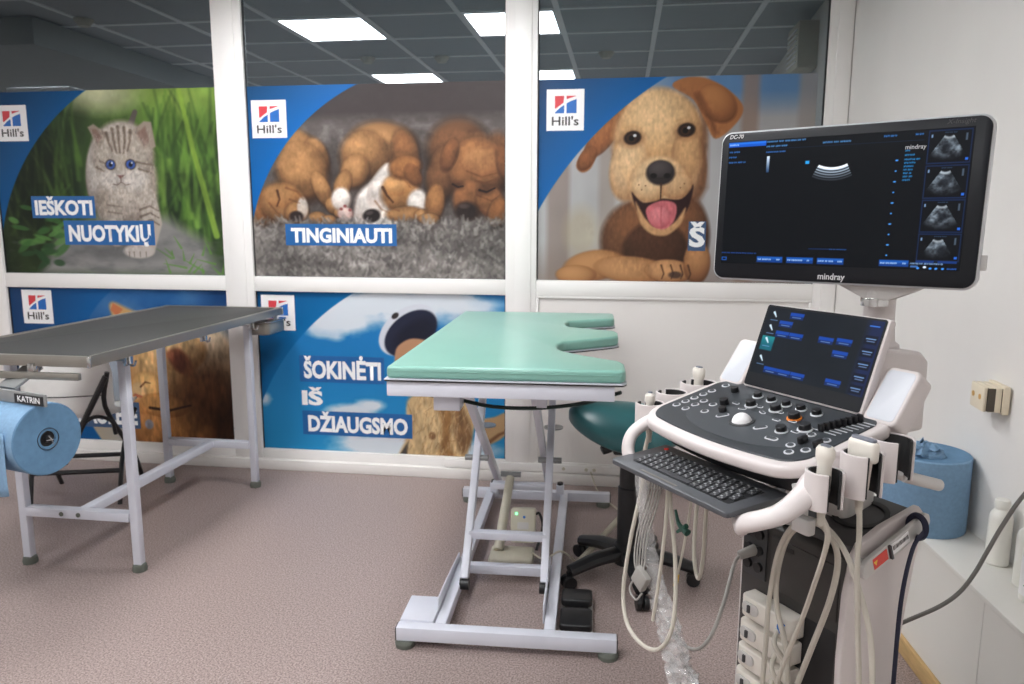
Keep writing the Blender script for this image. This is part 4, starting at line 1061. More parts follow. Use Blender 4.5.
for i in range(440):
    t = i/439; c = Vector((0.235+0.21*t, 0.74+0.50*t, 0.022+0.03*t)); a = t*2*PI*44
    ax = Vector((0.21, 0.5, 0.03)).normalized(); b1 = ax.cross(Vector((0, 0, 1))).normalized(); b2 = b1.cross(ax)
    P.append(c+(b1*math.cos(a)+b2*math.sin(a))*0.011)
co.tube(P, 0.0038, n=5, smooth=False); co.build('coiled_lead', MT['beige'], gt)
MB().tube([(0.445, 1.24, 0.052), (0.42, 1.40, 0.02), (0.335, 1.62, 0.012), (0.295, 1.756, 0.06), (0.285, 1.764, 0.09)], 0.004, n=8).build('plug_lead', MT['beige'], gt)

# foot pedal beside the mint table
fp = thing('foot_pedal', 'black twin foot pedal on the floor beside the mint table', 'pedal', (-0.137, 2.70, 0), GR)
MB().prism(rrect(-0.062, 0.062, -0.15, 0.13, 0.02), 0.0, 0.018).build('base', MT['mgrey'], fp, bevel=0.004)
for y in (-0.092, 0.072):
    MB().prism(rrect(-0.060, 0.060, -0.058, 0.058, 0.016), 0.0, 0.030, TR(0, y, 0.026) @ Matrix.Rotation(0.10 if y < 0 else -0.10, 4, 'X')).build('treadle', MT['black'], fp, bevel=0.008, seg=3)
MB().span(-0.045, 0.045, -0.03, 0.02, 0.018, 0.036).build('hinge_block', MT['black'], fp, bevel=0.004)

# ------------------------------------------------------------------ saddle stool
sl = thing('saddle_stool', 'teal saddle stool with black star base behind the ultrasound machine', 'stool', (0.055, 3.06, 0))
def saddle(p):
    x, y, z = p
    r2 = x*x/(0.235**2)+y*y/(0.20**2)
    z += 0.022*(x/0.235)**2*(1 if z > 0 else 0.3)-0.045*(y/0.20)**2
    return Vector((x, y, z))
MB().ell((0, 0, 0), (0.245, 0.21, 0.085), TR(-0.015, 0, 0.675) @ rotz(0.2) @ Matrix.Rotation(0.10, 4, 'Y'), nu=40, nv=22, fn=saddle).build('seat', MT['teal'], sl, angle=80)
MB().tube([(-0.03, 0, 0.60), (-0.09, -0.03, 0.575), (-0.115, -0.04, 0.565)], [0.022, 0.022, 0.018], n=10).build('tilt_lever', MT['black'], sl)
MB().span(-0.07, 0.07, -0.07, 0.07, 0.555, 0.60).build('seat_plate', MT['black'], sl, bevel=0.01)
MB().lathe([(0, 0.14), (0.046, 0.14), (0.046, 0.40), (0.040, 0.405), (0.040, 0.50), (0.030, 0.505), (0.030, 0.57), (0, 0.57)], n=22).build('gas_column', MT['black'], sl)
MB().lathe([(0, 0.07), (0.058, 0.07), (0.062, 0.10), (0.056, 0.15), (0.045, 0.16), (0, 0.16)], n=22).build('hub', MT['black'], sl)
for k in range(5):
    a = math.radians(-6-72*k); d = Vector((math.cos(a), math.sin(a), 0))
    lgo = MB().tube([d*0.03+Vector((0, 0, 0.115)), d*0.15+Vector((0, 0, 0.105)), d*0.27+Vector((0, 0, 0.075))], [0.040, 0.036, 0.030], n=10, flat=(1.0, 0.8, (-d.y, d.x, 0))).build('leg', MT['black'], sl)
    c = d*0.275
    q = MB(); pr = Vector((-d.y, d.x, 0))
    for s_ in (-1, 1): q.cyl(c+pr*s_*0.006+Vector((0, 0, 0.028)), c+pr*s_*0.024+Vector((0, 0, 0.028)), 0.028, n=18)
    q.cyl(c+Vector((0, 0, 0.03)), c+Vector((0, 0, 0.075)), 0.010, n=10)
    q.build('caster', MT['black'], lgo)
# ------------------------------------------------------------------ ultrasound machine
UM_LOC = Vector((0.204, 1.596, 0)); UM_RZ = math.radians(-54)
um = thing('ultrasound_machine', 'white ultrasound machine with large monitor, touch screen and control console', 'medical machine', UM_LOC, UM_RZ)
UM = Matrix.Translation(UM_LOC) @ rotz(UM_RZ)        # machine coordinates -> room

# lower body
core = MB(); core.prism([(0.258, 0.12), (0.40, 0.12), (0.425, 0.5), (0.46, 0.80), (0.30, 0.80), (0.252, 0.775), (0.25, 0.30)], -0.150, 0.150, frame((0, 0, 0), (0, 1, 0), (0, 0, 1), (1, 0, 0)))
core.build('body', MT['mfront'], um, bevel=0.006)
for s_ in (-1, 1):
    prof = [(0.262, 0.10), (0.40, 0.10), (0.418, 0.40), (0.445, 0.62), (0.474, 0.80), (0.478, 0.852), (0.462, 0.868), (0.34, 0.842), (0.272, 0.815), (0.256, 0.79), (0.240, 0.70), (0.236, 0.55), (0.246, 0.30)]
    if s_ < 0: prof = [(max(y_, 0.266), z_) for y_, z_ in prof]
    sp = MB().prism(prof, min(s_*0.150, s_*0.168), max(s_*0.150, s_*0.168), frame((0, 0, 0), (0, 1, 0), (0, 0, 1), (1, 0, 0)))
    spo = sp.build('side_panel', MT['mwhite'], um, bevel=0.005, seg=3)
    rl = MB().prism([(0.247, 0.757), (0.258, 0.750), (0.275, 0.757), (0.455, 0.826), (0.462, 0.842), (0.456, 0.860), (0.442, 0.864), (0.262, 0.795), (0.248, 0.780)], min(s_*0.184, s_*0.196), max(s_*0.184, s_*0.196), frame((0, 0, 0), (0, 1, 0), (0, 0, 1), (1, 0, 0)))
    for q_ in ((0.262, 0.774), (0.442, 0.842)): rl.span(min(s_*0.166, s_*0.186), max(s_*0.166, s_*0.186), q_[0]-0.012, q_[0]+0.012, q_[1]-0.014, q_[1]+0.014)
    rlo = rl.build('side_rail', MT['mgrey'], um, bevel=0.003)
    if s_ > 0:
        Ms = frame((0.1966, 0.284, 0.783), (0, 0.934, 0.358), (0, -0.358, 0.934), (1, 0, 0))
        MB().box((0.016, 0, 0), (0.045, 0.026, 0.0012), Ms).build('warning_sticker', MT['red'], rlo, smooth=False)
        MB().box((0.083, 0, 0), (0.058, 0.026, 0.0012), Ms).build('barcode_sticker', MT['logo_white'], rlo, smooth=False)
        q = MB()
        for k in range(13): q.box((0.059+k*0.0040, 0.002, 0.001), (0.0016 if k % 3 else 0.0026, 0.010, 0.0006), Ms)
        q.build('barcode_bars', MT['logo_ink'], rlo, smooth=False)['kind'] = 'stuff'
        MB().box((0.047, 0, 0), (0.006, 0.034, 0.012), Ms).build('rail_clamp', MT['mdark'], rlo, bevel=0.001)
        MB().prism([(0.0, -0.005), (0.006, 0.006), (-0.006, 0.006)][::-1], 0.0006, 0.0012, Ms @ TR(0.0, 0, 0)).build('warning_triangle', MT['yellow'], rlo, smooth=False)
top = MB().prism([(0.262, 0.806), (0.462, 0.856), (0.462, 0.835), (0.262, 0.79)], -0.150, 0.150, frame((0, 0, 0), (0, 1, 0), (0, 0, 1), (1, 0, 0)))
top.build('top_tray', MT['mdark'], um, bevel=0.003)
MB().lathe([(0.05, 0), (0.062, 0), (0.062, 0.004), (0.05, 0.004)], TR(0.085, 0.375, 0.835) @ Matrix.Rotation(0.245, 4, 'X'), n=28).build('cup_ring', MT['black'], um)
back = MB().span(-0.14, 0.14, 0.395, 0.42, 0.14, 0.50).build('rear_panel', MT['mgrey'], um, bevel=0.01)
base = MB().prism(rrect(-0.21, 0.21, 0.12, 0.70, 0.05), 0.085, 0.16).build('base', MT['mdark'], um, bevel=0.012, seg=3)
for x, y in ((-0.19, 0.16), (0.19, 0.16), (-0.19, 0.66), (0.19, 0.66)):
    c_ = MB()
    for s_ in (-1, 1): c_.cyl((x+s_*0.008, y, 0.06), (x+s_*0.03, y, 0.06), 0.06, n=24)
    c_.cyl((x, y, 0.06), (x, y, 0.10), 0.018, n=12)
    c_.build('caster', MT['black'], um)
MB().prism(rrect(0.03, 0.21, 0.62, 0.74, 0.02), 0.16, 0.22).build('brake_pedal', MT['black'], um, bevel=0.008)
# front: socket module, drawer, probe sockets with plugged connectors
fy = 0.251
sm_ = MB().span(-0.140, -0.068, fy-0.004, fy+0.004, 0.630, 0.765).build('socket_module', MT['mdark'], um, bevel=0.002)
for k in range(3):
    for j in range(2):
        MB().cyl((-0.122+0.034*j, fy-0.012, 0.745-0.042*k), (-0.122+0.034*j, fy-0.003, 0.745-0.042*k), 0.012, n=16).build('socket', MT['black'], sm_)
MB().span(-0.055, 0.138, fy-0.003, fy+0.004, 0.625, 0.755).build('drawer_front', MT['mfront'], um, bevel=0.003)
MB().span(-0.015, 0.012, fy-0.005, fy-0.002, 0.735, 0.745).build('drawer_latch', MT['black'], um, smooth=False)
MB().span(-0.06, 0.138, fy-0.002, fy+0.004, 0.30, 0.60).build('connector_bay', MT['black'], um, bevel=0.003)
for k in range(4):
    z = 0.575-0.066*k; x0 = -0.098-0.003*k
    body = MB().prism(rrect(x0, x0+0.155, fy-0.052, fy-0.002, [0.018, 0.004, 0.004, 0.018]), z-0.026, z+0.026, Matrix.Identity(4)).build('probe_connector', MT['probe'], um, bevel=0.007, seg=3)
    MB().prism(rrect(x0+0.012, x0+0.062, -0.014, 0.014, 0.013), 0, 0.006, frame((0, fy-0.051, z+0.002), (1, 0, 0), (0, 0, 1), (0, -1, 0))).build('lock_knob', MT['mgrey'], body, bevel=0.002)
    MB().box((x0+0.036, fy-0.059, z+0.002), (0.007, 0.005, 0.018)).build('lock_slot', MT['mdark'], body, smooth=False)
    if k == 0:
        MB().lathe([(0.009, 0), (0.014, 0), (0.014, 0.003), (0.009, 0.003)], frame((x0+0.135, fy-0.0525, z+0.0), (1, 0, 0), (0, 0, 1), (0, -1, 0)), n=20, a0=PI*0.3, a1=PI*1.7).build('blue_mark', MT['bluedot'], body)
    MB().tube([(x0+0.12, fy-0.052, z-0.01), (x0+0.14, fy-0.08, z-0.03), (x0+0.16, fy-0.06, z-0.07)], 0.006, n=8).build('connector_lead', MT['cable'], body)

# lift column and console
MB().prism(rrect(-0.075, 0.075, 0.33, 0.45, 0.03), 0.82, 1.06).build('lift_column', MT['mgrey'], um, bevel=0.006)
PT = math.atan2(0.05, 0.22)
PM = frame((0, 0, 1.05), (1, 0, 0), (0, math.cos(PT), math.sin(PT)), (0, -math.sin(PT), math.cos(PT)))
def outline(g, front):
    """rounded console outline, front edge slightly bowed; g grows it outwards"""
    o = rrect(-0.222-g, 0.222+g, 0.0-g, 0.245+g*0.6, [0.045+g, 0.035, 0.035, 0.045+g], 8)
    pts = []
    for x, y in o:
        y2 = y-front*(1-(x/(0.222+g))**2) if y < 0.1 else y
        pts.append((x, y2))
    # subdivide the front edge
    res = []
    for i, p in enumerate(pts):
        q = pts[(i+1) % len(pts)]; res.append(p)
        if abs(p[0]-q[0]) > 0.2 and p[1] < 0.1 and q[1] < 0.1:
            for k in range(1, 10):
                x = p[0]+(q[0]-p[0])*k/10; res.append((x, -g-front*(1-(x/(0.222+g))**2)))
    return res
cons = MB().prism(outline(0.020, 0.028), -0.028, 0.0, PM).build('console_shell', MT['mwhite'], um, bevel=0.009, seg=3, angle=50)
MB().prism(outline(-0.008, 0.018), -0.085, -0.026, PM @ TR(0, 0.02, 0)).build('console_underside', MT['black'], um, bevel=0.012, seg=3)
MB().prism(rrect(-0.13, 0.13, 0.10, 0.42, 0.04), 0.97, 1.05).build('console_neck', MT['mwhite'], um, bevel=0.012, seg=3)
MB().prism(outline(0.0, 0.024), -0.001, 0.003, PM).build('control_panel', MT['panel_dark'], um, bevel=0.0015, seg=1)
zone = []
for i in range(40):
    a = 2*PI*i/40
    zone.append((0.01+0.165*math.cos(a), 0.075+(0.075 if math.sin(a) < 0 else 0.06)*math.sin(a)))
MB().prism(zone, 0.003, 0.0036, PM).build('palm_zone', MT['panel_mid'], um, smooth=False)

def pan(x, y, h=0.003): return PM @ TR(x, y, h)
def child(name, me, mat, M_=None):
    o = link(name, me, None, um)
    if not me.materials: me.materials.append(mat)
    if M_ is not None: o.matrix_local = M_
    return o
# round buttons with a pale ring
ring_me = MB().lathe([(0.0066, 0), (0.0066, 0.0016), (0.0094, 0.0016), (0.0098, 0.0)], n=20).mesh('ring')
cap_me = MB().lathe([(0.0066, 0), (0.0062, 0.0028), (0, 0.0034)], n=20).mesh('cap')
BT = [(-0.196, 0.063), (-0.194, 0.089), (-0.193, 0.116), (-0.192, 0.143), (-0.191, 0.17), (-0.188, 0.212), (-0.16, 0.06), (-0.159, 0.088), (-0.159, 0.115), (-0.124, 0.111), (-0.11, 0.073),
      (0.158, 0.052), (0.176, 0.027), (0.157, 0.111), (0.195, 0.052), (0.196, 0.107)]
ring_me.materials.append(MT['ring']); cap_me.materials.append(MT['panel_mid'])
for x, y in BT:
    o = link('button', cap_me, None, um); o.matrix_local = pan(x, y)
    r = link('ring', ring_me, None, o)
ov_me = MB().prism(rrect(-0.013, 0.013, -0.0065, 0.0065, 0.006), 0, 0.0016).mesh('ring', bevel=0.0005, seg=1)
oc_me = MB().prism(rrect(-0.0105, 0.0105, -0.0042, 0.0042, 0.004), 0, 0.003).mesh('cap', bevel=0.0008, seg=1)
ov_me.materials.append(MT['ring']); oc_me.materials.append(MT['panel_mid'])
OV = [(0.053, 0.079, 55), (0.108, 0.053, 5), (-0.059, 0.079, 60), (-0.051, 0.131, 20), (-0.0, 0.14, -20), (0.052, 0.127, 0), (0.03, 0.161, 0), (0.084, 0.14, 0), (0.123, 0.104, 0), (-0.028, 0.16, 0), (-0.086, 0.146, 0)]
for i, (x, y, a) in enumerate(OV):
    o = link('oval_button', oc_me, None, um); o.matrix_local = pan(x, y) @ rotz(math.radians(a)) @ Matrix.Scale(1.15 if i < 3 else 0.75, 4)
    link('ring', ov_me, None, o)
# knobs
kn_me = MB().lathe([(0.0105, 0), (0.0112, 0.002), (0.0108, 0.012), (0.0095, 0.0135), (0, 0.0135)], n=20).mesh('knob'); kn_me.materials.append(MT['knob'])
kr_me = MB().lathe([(0.0113, 0.0), (0.0138, 0.0), (0.0138, 0.0025), (0.0113, 0.003)], n=22).mesh('collar'); kr_me.materials.append(MT['ring'])
ko_me = kr_me.copy(); ko_me.materials.clear(); ko_me.materials.append(MT['orange'])
KN = [(-0.142, 0.197, 0, 0.9), (-0.072, 0.201, 1, 0.9), (-0.03, 0.2, 1, 0.9), (0.014, 0.198, 1, 0.9), (0.056, 0.197, 1, 0.9), (0.099, 0.195, 1, 0.95),
      (-0.106, 0.129, 0, 1.0), (-0.047, 0.154, 1, 1.05), (0.015, 0.165, 1, 1.1), (0.077, 0.153, 2, 1.15), (0.1, 0.09, 1, 1.0), (0.132, 0.122, 1, 1.15), (-0.076, 0.096, 0, 0.85)]
for x, y, c, s_ in KN:
    o = link('knob', kn_me, None, um); o.matrix_local = pan(x, y) @ Matrix.Scale(s_, 4)
    if c: link('collar', kr_me if c == 1 else ko_me, None, o)
pd_me = MB().prism(rrect(-0.0055, 0.0055, -0.012, 0.012, 0.004), 0, 0.014).mesh('paddle', bevel=0.002); pd_me.materials.append(MT['knob'])
for x, y in ((0.168, 0.075), (0.202, 0.078)):
    o = link('paddle_switch', pd_me, None, um); o.matrix_local = pan(x, y)
# gain sliders
sk_me = MB().prism(rrect(-0.006, 0.006, -0.0038, 0.0038, 0.002), 0.0, 0.016).mesh('slider_cap', bevel=0.0012); sk_me.materials.append(MT['knob'])
ss_me = MB().span(-0.022, 0.034, -0.0009, 0.0009, 0, 0.0008).mesh('slot', smooth=False); ss_me.materials.append(MT['ring'])
for i in range(8):
    t = i/7
    o = link('slider', sk_me, None, um); o.matrix_local = pan(0.161+0.029*t, 0.136+0.078*t)
    link('slot', ss_me, None, o)
# trackball
MB().lathe([(0.021, 0.0), (0.0215, 0.003), (0.027, 0.003), (0.0285, 0.0)], pan(-0.001, 0.08), n=32).build('trackball_ring', MT['mdark'], um)
MB().ell((0, 0, 0), (0.0215, 0.0215, 0.0215), pan(-0.001, 0.08, 0.001), nu=28, nv=16).build('trackball', MT['logo_white'], um, angle=80)

# keyboard drawer
KT = math.radians(4)
KM = frame((-0.033, -0.108, 0.952), (1, 0, 0), (0, math.cos(KT), math.sin(KT)), (0, -math.sin(KT), math.cos(KT)))
kt = MB().prism(rrect(-0.190, 0.190, 0.0, 0.165, [0.012, 0.004, 0.004, 0.012]), -0.012, 0.0, KM).build('keyboard_tray', MT['kb'], um, bevel=0.003)
MB().prism(rrect(-0.150, 0.158, 0.034, 0.133, 0.004), 0.0, 0.0008, KM).build('key_well', MT['kbwell'], kt, smooth=False)
MB().span(-0.09, 0.03, 0.010, 0.016, 0.0, 0.0006, KM).build('label_strip', MT['cable_dark'], kt, smooth=False)
MB().lathe([(0, 0.0), (0.006, 0.0), (0.006, 0.002), (0, 0.0025)], KM @ TR(-0.16, 0.141, 0), n=16).build('power_key', MT['red'], kt)
key_me = MB().prism(rrect(-0.0084, 0.0084, -0.0070, 0.0070, 0.0018, 2), 0.0, 0.0040).mesh('key', bevel=0.0010, seg=1); key_me.materials.append(MT['key'])
wide_me = MB().prism(rrect(-0.050, 0.050, -0.0070, 0.0070, 0.0018, 2), 0.0, 0.0040).mesh('key', bevel=0.0010, seg=1); wide_me.materials.append(MT['key'])
lg_me = MB(); lg_me.span(-0.0055, -0.0005, 0.0005, 0.0042, 0.0041, 0.0044); lg_me.span(0.0025, 0.0055, -0.0042, -0.0015, 0.0041, 0.0044)
LV, LF = lg_me.v, lg_me.f; legends = MB()
for r in range(6):
    n = 15
    for c in range(n):
        x = -0.140+c*0.0203+(0.004*(r % 3)); y = 0.122-r*0.0160
        if x > 0.152: continue
        if r == 5 and 4 <= c <= 8:
            if c == 6:
                o = link('key', wide_me, None, kt); o.matrix_local = KM @ TR(x, y, 0.0008)
            continue
        o = link('key', key_me, None, kt); o.matrix_local = KM @ TR(x, y, 0.0008)
        legends.add(LV, LF, KM @ TR(x, y, 0.0008))

legends.build('key_legends', MT['legend'], kt, smooth=False)['kind'] = 'stuff'
# front handles
hr = MB(); hr.tube([(0.205, 0.12, 1.050), (0.238, 0.04, 1.032), (0.256, -0.02, 1.004), (0.250, -0.068, 0.978), (0.226, -0.094, 0.962), (0.196, -0.096, 0.946), (0.165, -0.075, 0.925), (0.11, -0.03, 0.915)], [0.026, 0.024, 0.021, 0.019, 0.018, 0.018, 0.017, 0.015], n=14, flat=(1.15, 0.85, (1, 0, 0)))
hr.build('handle', MT['mwhite'], um, angle=80)
hl = MB(); hl.tube([(-0.205, 0.11, 1.045), (-0.230, 0.05, 1.034), (-0.247, 0.0, 1.012), (-0.248, -0.032, 0.988), (-0.238, -0.046, 0.955), (-0.215, -0.045, 0.935), (-0.17, -0.02, 0.925)], [0.022, 0.019, 0.017, 0.016, 0.016, 0.016, 0.016], n=14, flat=(1.1, 0.85, (1, 0, 0)))
hl.build('handle', MT['mwhite'], um, angle=80)

# probe cups
CUPS = [(0.276, 0.008, 1.056, 1), (0.281, 0.100, 1.078, 1), (0.262, 0.208, 1.086, 1), (-0.280, 0.048, 1.056, -1), (-0.288, 0.122, 1.074, -1), (-0.296, 0.216, 1.088, -1)]
for i, (x, y, z, sd) in enumerate(CUPS):
    R1 = (0.034, 0.038, 0.042, 0.036, 0.040, 0.047)[i]; hh = (0.070, 0.082, 0.080, 0.056, 0.056, 0.056)[i]
    a0, a1 = (math.radians(28), math.radians(322)) if sd > 0 else (math.radians(194), math.radians(526))
    cup = MB().arc_shell(R1-0.005, R1, -hh, 0, a0, a1, 30, TR(x, y, z)).build('probe_cup', MT['mwhite'], um, bevel=0.0012, seg=1)
    MB().arc_shell(R1-0.0085, R1-0.0051, -hh+0.002, -0.002, a0-(0.12 if sd > 0 else 0.0), a1+(0.12 if sd > 0 else 0.0), 30, TR(x, y, z)).build('cup_liner', MT['matte_black'], cup)
    MB().bar((x-sd*(R1-0.004), y, z-hh*0.62), (sd*0.215, y+0.005, z-hh*0.62-0.012), 0.03, 0.022).build('cup_arm', MT['mgrey'], cup, bevel=0.003)
MB().cyl((0.268, 0.245, 1.004), (0.290, 0.330, 0.978), 0.012, n=18).build('side_grip', MT['mgrey'], um, bevel=0.003)
MB().cyl((0.20, 0.240, 1.004), (0.270, 0.248, 1.004), 0.011, n=14).build('side_grip_arm', MT['mgrey'], um)
hk = MB(); hk.span(0.05, 0.10, 0.165, 0.185, 0.87, 0.955); hk.prism(rrect(0.045, 0.105, 0.12, 0.185, 0.02), 0.862, 0.872)
hk.build('cable_hook', MT['mgrey'], um, bevel=0.003)
MB().prism(rrect(0.125, 0.172, 0.10, 0.125, 0.008), 0.868, 0.902).build('cable_clip', MT['mgrey'], um, bevel=0.004)

# touch screen
TA = math.radians(20.2)
TMx = frame((0.012, 0.225, 1.108), (1, 0, 0), (0, math.sin(TA), math.cos(TA)), (0, -math.cos(TA), math.sin(TA)))   # x right, y up the screen, z to the user
TW, THt = 0.330, 0.207
ts = MB().prism(rrect(-TW/2, TW/2, 0, THt, 0.006), -0.022, -0.002, TMx).build('touch_screen_housing', MT['mwhite'], um, bevel=0.004)
MB().prism(rrect(-TW/2+0.003, TW/2-0.006, 0.004, THt-0.003, 0.006), -0.002, 0.0, TMx).build('touch_glass', MT['bezel'], ts, smooth=False)
def paint_touch():
    cv = Canvas(0, 100, 0, 62, 200, 124, 2)
    cv.fill((20, 24, 31))
    cv.mix(np.clip((cv.X-86)/6, 0, 1)*0.8, (22, 34, 78))
    cv.shade(cv.noise(20, 20, 2, 1), 0.10)
    B1 = (16, 64, 156); B2 = (12, 38, 94)
    def btn(x, y, w_=12.5, h=5.6, c=B1):
        y *= 1.12
        cv.poly([(x-w_/2, y-h/2), (x+w_/2, y-h/2), (x+w_/2, y+h/2), (x-w_/2, y+h/2)], B2, 0.5)
        cv.poly([(x-w_/2, y-h/2), (x+w_/2, y-h/2), (x+w_/2, y), (x-w_/2, y)], c, 0.7)
        cv.stroke([(x-w_*0.3, y+h*0.22), (x+w_*0.3, y+h*0.22)], 0.7, 0.7, (150, 180, 230), 0.5, 0.6)
    for x, y in ((28, 5), (20, 12.5), (19.5, 21), (32.5, 21), (59, 20), (74, 19), (73.5, 28.5), (19, 51), (31.5, 51), (44.5, 51), (75, 50)): btn(x, y)
    cv.poly([(2, 27), (14, 27), (14, 40), (2, 40)], (18, 92, 108), 1.2)
    cv.mix(np.clip((35-cv.Y)/7, 0, 1)*((cv.X > 2) & (cv.X < 14) & (cv.Y > 27) & (cv.Y < 35))*0.6, (36, 150, 150))
    for y in (7.5, 20, 32, 49):
        cv.stroke([(6, y-3), (9, y+1)], 2.0, 0.8, (206, 226, 240), 0.6); cv.stroke([(4.5, y+4.2), (11, y+4.2)], 0.8, 0.8, (110, 150, 200), 0.5, 0.7)
    for k, y in enumerate((5.5, 16, 26.5, 37, 47.5, 57)):
        if k: cv.poly([(88.5, y-3.6), (98.5, y-3.6), (98.5, y+3.6), (88.5, y+3.6)], (14, 18, 34), 0.6)
        cv.stroke([(90, y-0.8), (97, y-0.8)], 0.8, 0.8, (130, 170, 225) if k else (60, 130, 240), 0.5, 0.9)
        if k: cv.stroke([(91, y+1.2), (96.5, y+1.2)], 0.8, 0.8, (130, 160, 210), 0.5, 0.7)
    return cv
me = paint_touch().mesh('touch_display', TMx @ frame((-TW/2+0.010, 0.036, 0.0006), (TW-0.020, 0, 0), (0, THt-0.044, 0), (0, 0, 1)))
link('touch_display', me, MT['screen'], ts)
# side bins beside the touch screen
for s_ in (-1, 1):
    x0 = 0.176 if s_ > 0 else -0.240
    TB2 = math.radians(36); BMx = frame((0, 0.222, 1.104), (1, 0, 0), (0, math.sin(TB2), math.cos(TB2)), (0, -math.cos(TB2), math.sin(TB2)))
    bn = MB().prism(rrect(x0, x0+0.076, 0.000, 0.128, 0.014), -0.055, -0.004, BMx).build('side_bin', MT['mwhite'], um, bevel=0.006, seg=3)
    MB().prism(rrect(x0+0.007, x0+0.069, 0.008, 0.120, 0.010), -0.0045, -0.0028, BMx).build('bin_pad', MT['pad'], bn, bevel=0.001)
# rear housing, column and monitor joint
rb = MB(); rb.prism([(0.27, 1.06), (0.31, 1.18), (0.325, 1.212), (0.36, 1.226), (0.47, 1.214), (0.50, 1.19), (0.50, 1.03), (0.30, 1.03)], -0.12, 0.135, frame((0, 0, 0), (0, 1, 0), (0, 0, 1), (1, 0, 0)))
rb.build('rear_housing', MT['mwhite'], um, bevel=0.009, seg=3)
CX, CY = 0.068, 0.405
MB().lathe([(0, 1.20), (0.050, 1.20), (0.046, 1.228), (0.037, 1.236), (0.035, 1.262), (0.033, 1.264), (0.033, 1.365), (0, 1.365)], TR(CX, CY, 0), n=28).build('monitor_column', MT['mwhite'], um)
jt = MB(); jt.lathe([(0, 1.318), (0.026, 1.318), (0.028, 1.345), (0.022, 1.37), (0, 1.37)], TR(CX+0.022, CY-0.048, 0), n=22); jt.bar((CX, CY, 1.345), (CX+0.022, CY-0.048, 1.345), 0.05, 0.04, (1, 0, 0))
jt.build('swivel_joint', MT['mgrey'], um)
MB().lathe([(0.0262, 1.318), (0.0280, 1.318), (0.0285, 1.332), (0.0275, 1.336)], TR(CX+0.022, CY-0.048, 0), n=22).build('joint_ring', MT['chrome'], um)

# monitor
MA = math.atan2(0.405, 0.914)
MMx = frame((0.042, 0.278, 1.533), (math.cos(MA), math.sin(MA), 0.004), (0, 0.03, 1.0), (math.sin(MA), -math.cos(MA), 0.03))   # z faces the user
MW, MH = 0.545, 0.339
mo_ = MB().prism(rrect(-MW/2, MW/2, -MH/2, MH/2, 0.026, 8), -0.030, -0.004, MMx).build('monitor_housing', MT['rim'], um, bevel=0.006, seg=3)
MB().prism(rrect(-MW/2+0.004, MW/2-0.004, -MH/2+0.004, MH/2-0.004, 0.023, 8), -0.006, 0.0, MMx).build('monitor_bezel', MT['bezel'], mo_, bevel=0.003, seg=2)
bk = MB().prism(rrect(-0.10, 0.17, -MH/2+0.006, 0.06, 0.03), -0.075, -0.028, MMx).build('monitor_back', MT['mgrey'], mo_, bevel=0.02, seg=3)
nk = MB(); nk.prism([(-0.085, -MH/2+0.005), (0.105, -MH/2+0.005), (0.075, -MH/2-0.012), (0.035, -MH/2-0.030), (-0.015, -MH/2-0.030), (-0.05, -MH/2-0.012)], -0.085, -0.032, MMx @ TR(0.078, 0, 0))
nk.build('monitor_mount', MT['mgrey'], mo_, bevel=0.006, seg=2)
hkm = MB().box((MW/2+0.004, -MH/2+0.055, -0.02), (0.012, 0.03, 0.012), MMx).build('side_hook', MT['mgrey'], mo_, bevel=0.002)
AX0, AX1, AZ0, AZ1 = -0.2515, 0.2405, -0.131, 0.146
